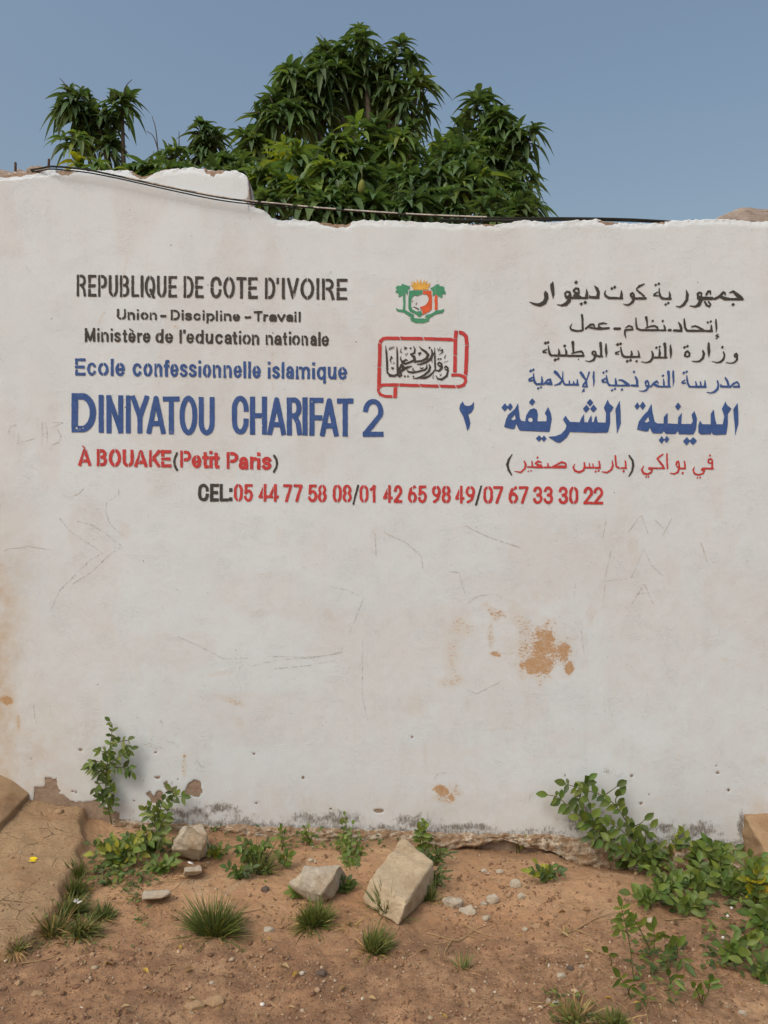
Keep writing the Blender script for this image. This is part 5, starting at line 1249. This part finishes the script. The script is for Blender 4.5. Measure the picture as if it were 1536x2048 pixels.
cap_thing('fallen_petal', 66, 1724, 7.5, M['plasty'], 'bright yellow fallen petal on the tan slab at left', 'petal', lift=.006, petal=True)
cap_thing('fallen_petal', 268, 1710, 4, M['plasty'], 'small yellow petal among the weeds behind the left grass', 'petal', lift=.05, petal=True)
cap_thing('fallen_petal', 155, 1832, 8, M['plastw'], 'white papery petal caught in the left grass', 'petal', lift=.045, petal=True)
cap_thing('bottle_cap', 381, 1727, 6, M['plastw'], 'white bottle cap lying on a small stone', 'bottle cap', h=.046, tilt=(.5, .2))
cap_thing('bottle_cap', 228, 1731, 4.5, M['plastb'], 'blue bottle cap among the left weeds', 'bottle cap', lift=.02, tilt=(.7, .2))

# ------------------------------------------------------------------ gravel and straw
def gravel():
    R.seed(21); NR.seed(21)
    b = bmesh.new(); bmesh.ops.create_icosphere(b, subdivisions=1, radius=1)
    b.verts.ensure_lookup_table()
    bv = np.array([v.co for v in b.verts]); bf = np.array([[v.index for v in f.verts] for f in b.faces]); b.free()
    V = []; T = []; C = []; n = 0
    pal = [(.29, .17, .10), (.38, .26, .165), (.22, .125, .08), (.50, .39, .27), (.58, .51, .41), (.17, .095, .065)]
    N_ = 15000
    PX = NR.uniform(-60, 1600, N_); PY = NR.uniform(1690, 2120, N_); U_ = NR.rand(N_)
    w = 0.20 + 0.80 * ss(1850, 1950, PY + 60 * (PX > 1000)) * np.where((PX > 450) & (PX < 1300), 1.0, .5)
    w = w * (0.35 + 0.9 * ss(0.35, 0.6, fbm(PX / 60, PY / 35, 3)))
    w = np.where((PX > 880) & (PX < 1120) & (PY > 1720) & (PY < 1860), .8, w)
    w = np.where((PX < 180) & (PY < 1900), .04, w)
    keep = U_ < w; PX = PX[keep]; PY = PY[keep]; GP = Gv(PX, PY)
    for i in range(len(PX)):
        g = Vector(GP[i])
        k = (g.y + CD) / F
        r = k * (R.uniform(1.2, 2.8) if R.random() < .84 else (R.uniform(2.8, 4.6) if R.random() < .85 else R.uniform(4.6, 7.5)))
        q = bv * (1 + NR.uniform(-.28, .28, (len(bv), 1)))
        a = R.uniform(0, 6.28); ca, sa = math.cos(a), math.sin(a)
        q = q * np.array([R.uniform(.8, 1.3), R.uniform(.6, 1), R.uniform(.45, .8)]) * r
        q = np.stack([q[:, 0] * ca - q[:, 1] * sa, q[:, 0] * sa + q[:, 1] * ca, q[:, 2]], 1) + np.array([g.x, g.y, g.z + r * .28])
        c = pal[min(5, int(abs(R.gauss(0, 1.7))))]
        V.append(q); T.append(bf + n); n += len(bv); C.append(np.tile(np.array(c) * R.uniform(.8, 1.2), (len(bv), 1)))
    me = mesh_np('gravel', np.concatenate(V), None, np.concatenate(T), tint=np.concatenate(C))
    tag(link('gravel', me, M['gravel']), 'small reddish gravel and soil crumbs scattered over the bare ground', 'gravel', kind='stuff')
gravel()
def straw():
    R.seed(31); a = Acc()
    spots = [(1010, 1800, 90, 60), (930, 1870, 120, 40), (700, 1830, 60, 20), (1200, 1880, 90, 60), (1280, 1990, 120, 50), (560, 1840, 80, 30), (260, 1790, 60, 40), (330, 1750, 40, 30), (1120, 1990, 80, 40), (1400, 1960, 100, 60), (820, 1900, 60, 30)]
    for i in range(150):
        s_ = R.choice(spots); x = R.gauss(s_[0], s_[2] * .6); y = max(1720, R.gauss(s_[1], s_[3] * .6))
        g = G(x, y); an = R.uniform(0, 6.28); L = R.uniform(.02, .11)
        pts = []
        for t in np.linspace(-.5, .5, 5):
            xx = g.x + L * t * math.cos(an + t * R.uniform(-.8, .8)); yy = g.y + L * t * math.sin(an)
            pts.append((xx, yy, hh(xx, yy) + .003 + .012 * (0.25 - t * t) * R.random()))
        a.tube(smooth_path(pts, 8), R.uniform(.0008, .0018), .0006, 4)
    for pts in [[(855, 1868), (905, 1882), (925, 1880), (950, 1862), (975, 1852)], [(905, 1882), (890, 1905), (893, 1925)], [(925, 1850), (960, 1868), (985, 1875)], [(1120, 1870), (1150, 1862), (1195, 1838), (1250, 1822)], [(1150, 1862), (1185, 1874)], [(1110, 1855), (1180, 1898), (1270, 1930)], [(1330, 1842), (1400, 1838), (1480, 1841)], [(455, 1832), (500, 1825), (530, 1818)], [(230, 1790), (330, 1802)], [(40, 1930), (90, 1922), (125, 1910)]]:
        a.tube(smooth_path([G(x, y, .004) for x, y in pts], 20), .0022, .0011, 5)
    tag(a.build('dry_straw', M['straw']), 'dry stalks and straw lying on the soil', 'straw', kind='stuff')
straw()

# ------------------------------------------------------------------ weeds
W1 = (0.092, 0.152, 0.030); W2 = (0.138, 0.202, 0.038); W3 = (0.24, 0.275, 0.035); W4 = (0.064, 0.106, 0.028); WY = (0.36, 0.31, 0.02)
def put_leaves(acc, path, size, gap, cols, face=(-0.0, -1.0, 0.45), spread=0.9, start=0.1, wl=0.5, tip=True):
    seg = np.linalg.norm(np.diff(path, axis=0), axis=1); s_ = np.concatenate([[0], np.cumsum(seg)]); tot = s_[-1]
    P0 = []; D = []; U = []; L = []; side = 1
    t = tot * start
    while t < tot:
        p = np.array([np.interp(t, s_, path[:, k]) for k in range(3)])
        i = min(len(path) - 2, max(0, int(np.searchsorted(s_, t)) - 1)); tg = path[i + 1] - path[i]; tg /= np.linalg.norm(tg) + 1e-9
        f = np.array(face) + NR.uniform(-.45, .45, 3); f /= np.linalg.norm(f)
        sd = np.cross(tg, f); sd /= np.linalg.norm(sd) + 1e-9
        for s2 in (1, -1):
            if R.random() < .16: continue
            d = tg * R.uniform(.25, .8) + sd * s2 * R.uniform(.6, 1.1) * spread + f * R.uniform(-.1, .5)
            P0.append(p); D.append(d); U.append(f); L.append(size * R.uniform(.65, 1.15) * (0.75 + 0.25 * math.sin(math.pi * min(1, t / tot * .9 + .1))))
        t += gap * R.uniform(.7, 1.3)
    if tip:
        P0.append(path[-1]); D.append(path[-1] - path[-3]); U.append(face); L.append(size * .9)
    n = len(P0); L = np.array(L)
    acc.leaves(P0, D, U, L, L * NR.uniform(wl * .85, wl * 1.15, n), NR.uniform(.0, .35, n), OVATE, cols(n), curl=.22)
def mixc(*cs):
    def f(n):
        o = np.zeros((n, 3))
        ch = NR.randint(0, len(cs), n)
        for i, c in enumerate(cs): o[ch == i] = jit(c, int((ch == i).sum()), .22, .12)
        return o
    return f
def weed(label, stems, size, gap, cols, group=None, r=.0025, wl=.5, face=(0, -1, .45), start=.1, name='weed'):
    """stems: lists of 3D points"""
    T = empty(name, stems[0][0]); tag(T, label, 'plant', group)
    a = Acc(); l = Acc()
    for s_ in stems:
        path = smooth_path(s_, 24)
        a.tube(path, r, r * .45, 5); put_leaves(l, path, size, gap, cols, face=face, wl=wl, start=start)
    a.build('stems', M['stem'], T); l.build('leaves', M['weed'], T)
    return T
R.seed(41); NR.seed(41)
zw = lambda pts, y=-.035: [P(a / 3.84, b / 3.84 + 1400, y - .0) for a, b in pts]
weed('tall upright green weed growing against the white wall at left', [
    zw([(858, 955), (832, 830), (812, 650), (822, 500), (850, 330), (862, 200), (846, 165)]), zw([(828, 500), (880, 460), (960, 408), (1012, 378)], -.05), zw([(850, 520), (930, 518), (985, 512), (1012, 550)], -.04), zw([(815, 560), (740, 540), (680, 528)], -.05), zw([(815, 520), (760, 475), (695, 490)], -.06),
    zw([(845, 360), (905, 325), (985, 312), (990, 370)], -.05), zw([(815, 640), (770, 640), (735, 675)], -.06), zw([(825, 720), (870, 690), (850, 660)], -.05), zw([(835, 800), (790, 760), (775, 700)], -.05), zw([(838, 850), (870, 800), (880, 720)], -.05), zw([(840, 420), (800, 400), (770, 390)], -.05)], .039, .018, mixc(W1, W1, W4, W2), r=.0028)
weed('leafy young weed in front of the peeling plaster, left of the leaning stone', [zw([(1200, 990), (1240, 880), (1300, 800), (1345, 748), (1400, 742)], -.07), zw([(1200, 980), (1180, 880), (1160, 820)], -.09), zw([(1210, 1000), (1270, 900), (1300, 830)], -.10), zw([(1200, 960), (1225, 860), (1250, 770)], -.08), zw([(1345, 745), (1320, 705), (1310, 690)], -.06), zw([(1190, 980), (1150, 900), (1110, 850)], -.08)], .042, .020, mixc(W1, W4, W2), r=.0025)
def ground_weed(label, px, py, r_px, h_px, n, size, gap, cols, group='low weeds along the wall foot', lean=0.6, wl=.5, name='weed', up=1.0):
    g = G(px, py); k = (g.y + CD) / F
    st = []
    for i in range(n):
        a = 6.283 * (i + R.random()) / n; rr = R.uniform(.3, 1.0) * r_px * k; hh_ = R.uniform(.55, 1.0) * h_px * k * up
        st.append([g + Vector((R.uniform(-.01, .01), R.uniform(-.01, .01), 0)), g + Vector((math.cos(a) * rr * .4, math.sin(a) * rr * .3 * lean, hh_ * .6)), g + Vector((math.cos(a) * rr, math.sin(a) * rr * .7 * lean, hh_ * R.uniform(.7, 1.0)))])
    return weed(label, st, size, gap, cols, group, r=.002, wl=wl, face=(0, -.75, .8), start=.25, name=name)
ground_weed('spreading weed patch behind the left grass, broad light leaves', 245, 1735, 60, 60, 12, .045, .024, mixc(W2, W1, W3))
ground_weed('dark bushy weed right of the tall upright weed', 300, 1715, 55, 65, 14, .040, .020, mixc(W1, W4, W2))
ground_weed('weed beside the broken slab edge, above the left grass', 215, 1712, 36, 40, 8, .032, .02, mixc(W1, W2, W4))
ground_weed('small weed in front of the leafy young weed', 325, 1745, 40, 30, 8, .038, .02, mixc(W1, W2))
ground_weed('tiny weed touching the right side of the leaning stone', 428, 1715, 28, 24, 7, .034, .02, mixc(W2, W3, W1))
ground_weed('weed in the grassy clump between the two large pale stones', 505, 1735, 52, 62, 14, .034, .020, mixc(W1, W2, W4))
ground_weed('weed with low leaves in front of the grassy clump', 478, 1758, 34, 26, 8, .034, .02, mixc(W1, W4))
ground_weed('thin sprig rising against the wall foot, left of the climbing weed', 566, 1700, 12, 62, 3, .030, .025, mixc(W2, W1))
ground_weed('straggling sprig left of the climbing weed', 617, 1692, 28, 40, 5, .028, .022, mixc(W2, W1))
ground_weed('sprig with two big leaves left of the three-cornered stone', 571, 1735, 16, 26, 4, .045, .03, mixc(W2, W1), up=1.3)
weed('light green weed climbing the wall foot behind the three-cornered stone', [[G(700, 1742), P(696, 1690, -.14), P(690, 1632, -.06)], [G(708, 1740), P(712, 1700, -.16), P(716, 1672, -.12)], [G(694, 1742), P(682, 1712, -.2), P(678, 1690, -.18)], [G(704, 1742), P(700, 1712, -.2), P(706, 1650, -.08)], [G(712, 1738), P(722, 1716, -.2), P(724, 1700, -.2)], [G(700, 1740), P(688, 1670, -.1), P(684, 1650, -.08)]], .030, .016, mixc(W2, W1, W2), group='low weeds along the wall foot')
ground_weed('low weed between the three-cornered stone and the cement block', 690, 1784, 24, 26, 8, .036, .022, mixc(W1, W4))
ground_weed('star-shaped little weed at the foot of the three-cornered stone', 608, 1796, 28, 18, 7, .042, .03, mixc(W2, W1))
weed('weed sprouting behind the cement block', [[G(845, 1700), P(846, 1675, -.12), P(845, 1645, -.07)], [G(850, 1702), P(852, 1672, -.1), P(850, 1652, -.08)], [G(842, 1702), P(840, 1680, -.1), P(838, 1660, -.1)]], .036, .018, mixc(W2, W1), group='low weeds along the wall foot')
for i, (x, y, lab) in enumerate([(872, 1730, 'dark grassy weed at the back right corner of the cement block'), (868, 1775, 'dark grassy weed along the right side of the cement block')]):
    ground_weed(lab, x, y, 34, 40, 12, .036, .022, mixc(W4, W1), wl=.25)
ground_weed('small weed with a yellow-green leaf below the cracked footing', 1092, 1765, 38, 44, 9, .036, .024, mixc(W1, W4, W3))
ground_weed('withered sprig on the cracked footing', 1036, 1680, 18, 40, 3, .022, .02, mixc(W3, (0.2, .16, .05)))
ground_weed('withered sprig at the right end of the cracked footing', 1090, 1665, 14, 30, 3, .020, .02, mixc((.22, .17, .05), W3))
zv = lambda pts, y=-.06: [P(a / 3.84 + 950, b / 3.84 + 1500, y) for a, b in pts]
weed('big arching vine with broad leaves against the wall, right of centre', [
    zv([(1330, 900), (1270, 760), (1190, 600), (1090, 440), (980, 350), (820, 300), (745, 275), (700, 262)], -.07), zv([(1080, 760), (930, 620), (850, 540), (750, 465), (640, 365), (560, 345)], -.06), zv([(1100, 700), (940, 620), (900, 520), (880, 420), (860, 350)], -.09), zv([(1090, 440), (1080, 380), (1100, 350)], -.07), zv([(1180, 600), (1260, 570), (1300, 540)], -.09),
    zv([(980, 350), (1020, 330), (1090, 280)], -.07), zv([(820, 300), (850, 250), (870, 230)], -.06), zv([(1300, 760), (1200, 680), (1100, 600), (1030, 560)], -.11), zv([(1280, 780), (1300, 680), (1350, 600)], -.1), zv([(1250, 850), (1120, 740), (960, 690), (900, 680)], -.13), zv([(1300, 900), (1200, 800), (1110, 760)], -.15), zv([(820, 300), (800, 380), (780, 400)], -.07), zv([(930, 620), (860, 560), (800, 530)], -.1)],
    .057, .031, mixc(W1, W1, W4, W2), r=.003, wl=.52)
RW = [(1300, 1745, 60, 60, 14, .048, (W1, W4), 'dark weed at the root of the arching vine'), (1255, 1735, 50, 40, 10, .048, (W1, W4), 'weed under the arching vine, at its left'), (1345, 1735, 40, 70, 8, .050, (W2, W3), 'yellow-green weed right of the arching vine'), (1392, 1745, 34, 70, 7, .046, (W2, W3, W1), 'upright sprig against the mouldy wall foot at right'), (1440, 1750, 46, 66, 10, .062, (W2, W1), 'broad-leaved weed left of the right ramp'),
      (1455, 1705, 20, 50, 5, .050, (W3, W2), 'drooping light green weed touching the right ramp'), (1505, 1765, 26, 50, 6, .044, (W2, W1), 'weed with round leaves in front of the right ramp'), (1335, 1790, 56, 44, 14, .046, (W1, W2), 'bushy weed at the left edge of the right thicket'), (1400, 1790, 56, 48, 14, .048, (W1, W2, W4), 'bushy weed in the middle of the right thicket'), (1460, 1800, 50, 48, 13, .046, (W2, W1), 'bushy weed in the right part of the thicket'),
      (1515, 1810, 40, 60, 12, .050, (W2, W3, WY), 'yellowing weed at the right edge of the photo'), (1300, 1815, 48, 34, 11, .048, (W1, W2), 'low weed in front of the right thicket'), (1380, 1830, 54, 38, 12, .046, (W1, W2), 'broad low weed in front of the bushy thicket'), (1530, 1870, 44, 60, 12, .050, (W2, W1), 'leafy weed low on the right edge'),
      (1500, 1905, 30, 30, 7, .044, (W3, W2), 'small light green weed below the right edge thicket'), (1462, 1925, 42, 36, 10, .042, (W2, W1), 'weed with white buds at lower right'), (1525, 1960, 44, 40, 10, .046, (W2, W1, W4), 'dark low weed near the bottom right corner')]
for x, y, r, h, n, sz, cs, lab in RW:
    ground_weed(lab, x, y, r, h * 1.25, max(4, int(n * .62)), sz * 1.05, .024, mixc(*[C for C in cs], W2, W1, W1), group='weeds of the right thicket')
# spindly weeds in the lower right
def spindly(label, base, tip, side=()):
    g = G(*base); k = (g.y + CD)
    st = [[g, P((base[0] + tip[0]) / 2 + 4, (base[1] + tip[1]) / 2, g.y), P(tip[0], tip[1], g.y - .01)]]
    for s_ in side: st.append([P(*s_[0], g.y), P((s_[0][0] + s_[1][0]) / 2, (s_[0][1] + s_[1][1]) / 2 - 4, g.y - .015), P(*s_[1], g.y - .03)])
    T = weed(label, st, .052, .020, mixc(W1, W2), 'spindly weeds at lower right', r=.002, start=.72, wl=.36)
    return T
spindly('tall spindly weed with a leaf crown, left of its pair', (1268, 1965), (1243, 1815), [((1258, 1870), (1240, 1862))])
spindly('tall spindly weed with a wide leaf crown, right of its pair', (1300, 1950), (1308, 1858), [((1300, 1900), (1268, 1840)), ((1304, 1890), (1322, 1872))])
spindly('short weed with three leaves at the left of the spindly pair', (1222, 1932), (1215, 1905))
spindly('small upright weed below the spindly pair', (1262, 2000), (1240, 1955), [((1256, 1990), (1262, 1972))])
spindly('small weed in the bare soil below the right thicket', (1335, 1988), (1338, 1952), [((1336, 1975), (1352, 1955))])
spindly('leafy little weed near the bottom, right of the dry sticks', (1402, 2010), (1420, 1965), [((1402, 2005), (1390, 1975)), ((1404, 2000), (1408, 1990))])
spindly('dark weed in the bare soil right of the spindly pair', (1350, 1925), (1352, 1885), [((1350, 1915), (1368, 1925)), ((1350, 1910), (1340, 1892))])
def litter():
    R.seed(81); NR.seed(81); n = 170; l = Acc()
    px = np.concatenate([NR.uniform(150, 1500, n // 2), NR.normal(1330, 130, n // 4), NR.normal(300, 90, n - n // 2 - n // 4)]); py = NR.uniform(1715, 2060, n)
    g = Gv(px, py); a = NR.uniform(0, 6.283, n); L = NR.uniform(.012, .032, n)
    cols = np.array([(.30, .19, .09), (.22, .13, .06), (.38, .28, .15), (.16, .10, .055), (.40, .27, .05)])[NR.randint(0, 5, n)] * NR.uniform(.8, 1.15, (n, 1))
    l.leaves(g + np.array([0, 0, .006]), np.stack([np.cos(a), np.sin(a), NR.uniform(-.05, .35, n)], 1), np.tile([0, 0, 1.0], (n, 1)) + NR.uniform(-.5, .5, (n, 3)), L, L * NR.uniform(.25, .5, n), NR.uniform(0, .3, n), OVATE, cols, curl=.5)
    tag(l.build('leaf_litter', M['grass']), 'small dead brown leaves scattered on the soil', 'leaf litter', kind='stuff')
litter()
def undergrowth():
    R.seed(51); NR.seed(51); l = Acc()
    P0 = []; D = []; L = []
    regs = [((1290, 1735), (1560, 1830), 620, .026), ((1400, 1810), (1580, 1960), 260, .024), ((235, 1658), (900, 1705), 420, .017), ((60, 1800), (300, 1900), 160, .012), ((1260, 1880), (1370, 2020), 130, .024), ((185, 1690), (345, 1775), 520, .024), ((150, 1770), (280, 1850), 520, .012), ((1090, 1990), (1240, 2060), 200, .014), ((440, 1700), (540, 1765), 130, .022)]
    for (a, b, n, sz) in regs:
        for i in range(n):
            x = R.uniform(a[0], b[0]); y = R.uniform(a[1], b[1])
            if float(fbm(np.array([x / 40.]), np.array([y / 30.]), 3)[0]) < .44: continue
            g = G(x, y); z = R.uniform(.0, .045) * (sz / .03)
            an = R.uniform(0, 6.28)
            P0.append((g.x, g.y, g.z + z)); D.append((math.cos(an), math.sin(an), R.uniform(-.1, .7))); L.append(sz * R.uniform(.6, 1.3))
    n = len(P0); L = np.array(L)
    l.leaves(np.array(P0), np.array(D), np.tile([0, -.4, 1.0], (n, 1)) + NR.uniform(-.4, .4, (n, 3)), L, L * NR.uniform(.4, .6, n), NR.uniform(0, .4, n), OVATE, mixc(W1, W4, W2, (0.09, .11, .04))(n), curl=.2)
    tag(l.build('ground_cover', M['weed']), 'creeping small-leaved ground cover under the weeds', 'ground cover', kind='stuff')
undergrowth()
def buds():
    T = []
    R.seed(61)
    for i, (x, y) in enumerate([(1437, 1748), (1443, 1781), (1328, 1785), (1463, 1816), (1455, 1832), (1495, 1783), (1446, 1875), (1494, 1893), (1427, 1962), (1472, 1928)]):
        b = bmesh.new(); bmesh.ops.create_icosphere(b, subdivisions=2, radius=.0048)
        for v in b.verts: v.co *= 1 + R.uniform(-.12, .12)
        me = bpy.data.meshes.new('flower_bud'); b.to_mesh(me); b.free()
        g = G(x, y + 14); o = link('flower_bud', me, M['plastw'], None, True); o.location = P(x, y, g.y + .0)
        tag(o, 'small round white flower head among the right-hand weeds', 'flower', 'white flower heads in the right thicket')
buds()

# ------------------------------------------------------------------ grass tufts
G1 = (0.098, 0.128, 0.034); G2 = (0.138, 0.176, 0.040); G3 = (0.195, 0.210, 0.070); DRY = (0.40, 0.29, 0.13); DRY2 = (0.29, 0.20, 0.09)
def tuft(label, px, py, r_px, h_px, n, dry=.25, lean=(0, 0), group='grass tufts on the bare soil', seed=0, flat=0.35, cols=(G1, G1, G2)):
    R.seed(seed + 71); NR.seed(seed + 71)
    g = G(px, py); k = (g.y + CD) / F; r = r_px * k * .92; h = h_px * k * 1.15
    T = empty('grass_tuft', g); tag(T, label, 'grass', group)
    def blades(m, cs, hs, out, zb, name):
        a = NR.uniform(0, 6.283, m); q = np.sqrt(NR.rand(m))
        ncl = 9; ca_ = NR.uniform(0, 6.283, ncl); cq = np.sqrt(NR.rand(ncl)); ci = NR.randint(0, ncl, m); lx = NR.uniform(-.35, .35, ncl); ly = NR.uniform(-.35, .35, ncl); cs_ = NR.uniform(.7, 1.2, ncl)
        qx = .55 * np.cos(ca_)[ci] * cq[ci] + .5 * np.cos(a) * q; qy = .55 * np.sin(ca_)[ci] * cq[ci] + .5 * np.sin(a) * q
        x = g.x + qx * r * .55; y = g.y + qy * r * .45
        P0 = np.stack([x, y, np.full(m, g.z - .006)], 1)
        D = np.stack([qx * out + lx[ci] + lean[0] + NR.uniform(-.25, .25, m), qy * out + ly[ci] + lean[1] + NR.uniform(-.25, .25, m), zb + NR.uniform(-.12, .25, m)], 1)
        bent = NR.rand(m) < .16; D[bent, 2] *= .25; D[bent, :2] *= 1.5
        L = hs * NR.uniform(.45, 1.2, m) * cs_[ci]
        ac = Acc(); U = np.stack([-np.cos(a) * .3, np.sin(a) * .0 - .3, np.ones(m)], 1) + NR.uniform(-.5, .5, (m, 3))
        ac.leaves(P0, D, U, L, np.full(m, .0031) * NR.uniform(.7, 1.4, m), NR.uniform(.05, flat + .15, m), BLADE, mixc(*cs)(m), curl=.3)
        ac.build(name, M['grass'], T)
    blades(n, cols, h * 1.15, .85, 1.05, 'green_blades')
    if dry: blades(int(n * dry), (DRY, DRY2), r * 1.25, 1.3, .10, 'dry_blades')
tuft('biggest dark green grass tuft, left of the middle', 432, 1868, 52, 62, 620, .20, (.12, .1), seed=1)
tuft('bright green grass tuft below the three-cornered stone', 625, 1848, 48, 44, 480, .20, seed=2, cols=(G2, G1, G2))
tuft('grass tuft below the cement block with some straw', 745, 1902, 46, 42, 380, .30, (.1, .1), seed=3, cols=(G1, G2, G3))
tuft('sparse half-dried grass tuft right of the others', 925, 1938, 36, 34, 46, 1.2, (0, .1), seed=4, cols=(G1, G3, DRY2), flat=.5)
tuft('few tall grass blades at the front corner of the cement block', 770, 1828, 26, 58, 90, .25, (0, .1), seed=5)
tuft('dry straw tuft in front of the cement block', 700, 1850, 34, 14, 20, 1.8, seed=6, cols=(G3, DRY2))
LG = 'grass tufts along the broken slab edge'
tuft('dark grass tuft beside the broken slab edge, topmost of the row', 158, 1752, 26, 34, 170, .15, (.1, 0), LG, 7)
tuft('dark grass tuft in the row along the slab edge, behind the dry clump', 150, 1785, 36, 36, 220, .3, (.15, -.1), LG, 8)
tuft('long dark grass tuft with a white petal in it', 135, 1830, 48, 44, 300, .4, (.3, .1), LG, 9)
tuft('half-dry grass clump with straw hanging towards the viewer', 105, 1870, 48, 52, 300, 1.0, (.1, -.1), LG, 10, cols=(G1, G3, DRY2), flat=.55)
tuft('grass clump drooping over the slope, right of the half-dry clump', 160, 1868, 44, 36, 260, .6, (.3, -.2), LG, 11, cols=(G1, G3), flat=.6)
tuft('small dry grass clump at the left edge of the photo', 30, 1905, 34, 26, 90, .9, (0, 0), LG, 12, cols=(G2, G3, DRY2), flat=.5)
tuft('low grass beside the creeping leaves of the left slope', 205, 1835, 44, 24, 240, .15, (.2, 0), LG, 13)
tuft('grassy clump among the weeds between the large pale stones', 520, 1745, 40, 56, 200, .2, (0, .1), 'grass tufts on the bare soil', 14, cols=(G1, G3))
tuft('grass clump right of the cement block, near the rubble', 862, 1800, 30, 36, 200, .35, (0, .1), 'grass tufts on the bare soil', 15, cols=(G1, G1, G3))
tuft('low grass patch at the bottom, left of the spindly weeds', 1150, 2040, 60, 30, 340, .4, (0, 0), 'grass tufts on the bare soil', 16, cols=(G2, G3, DRY2))
tuft('low grass patch in the bottom edge, right of another patch', 1225, 2050, 50, 30, 240, .4, (0, 0), 'grass tufts on the bare soil', 17, cols=(G2, G3, G1))
tuft('pale straw tuft beside the right stick', 1128, 1872, 22, 22, 14, 2.0, (0, 0), 'grass tufts on the bare soil', 18, cols=(G3, DRY))
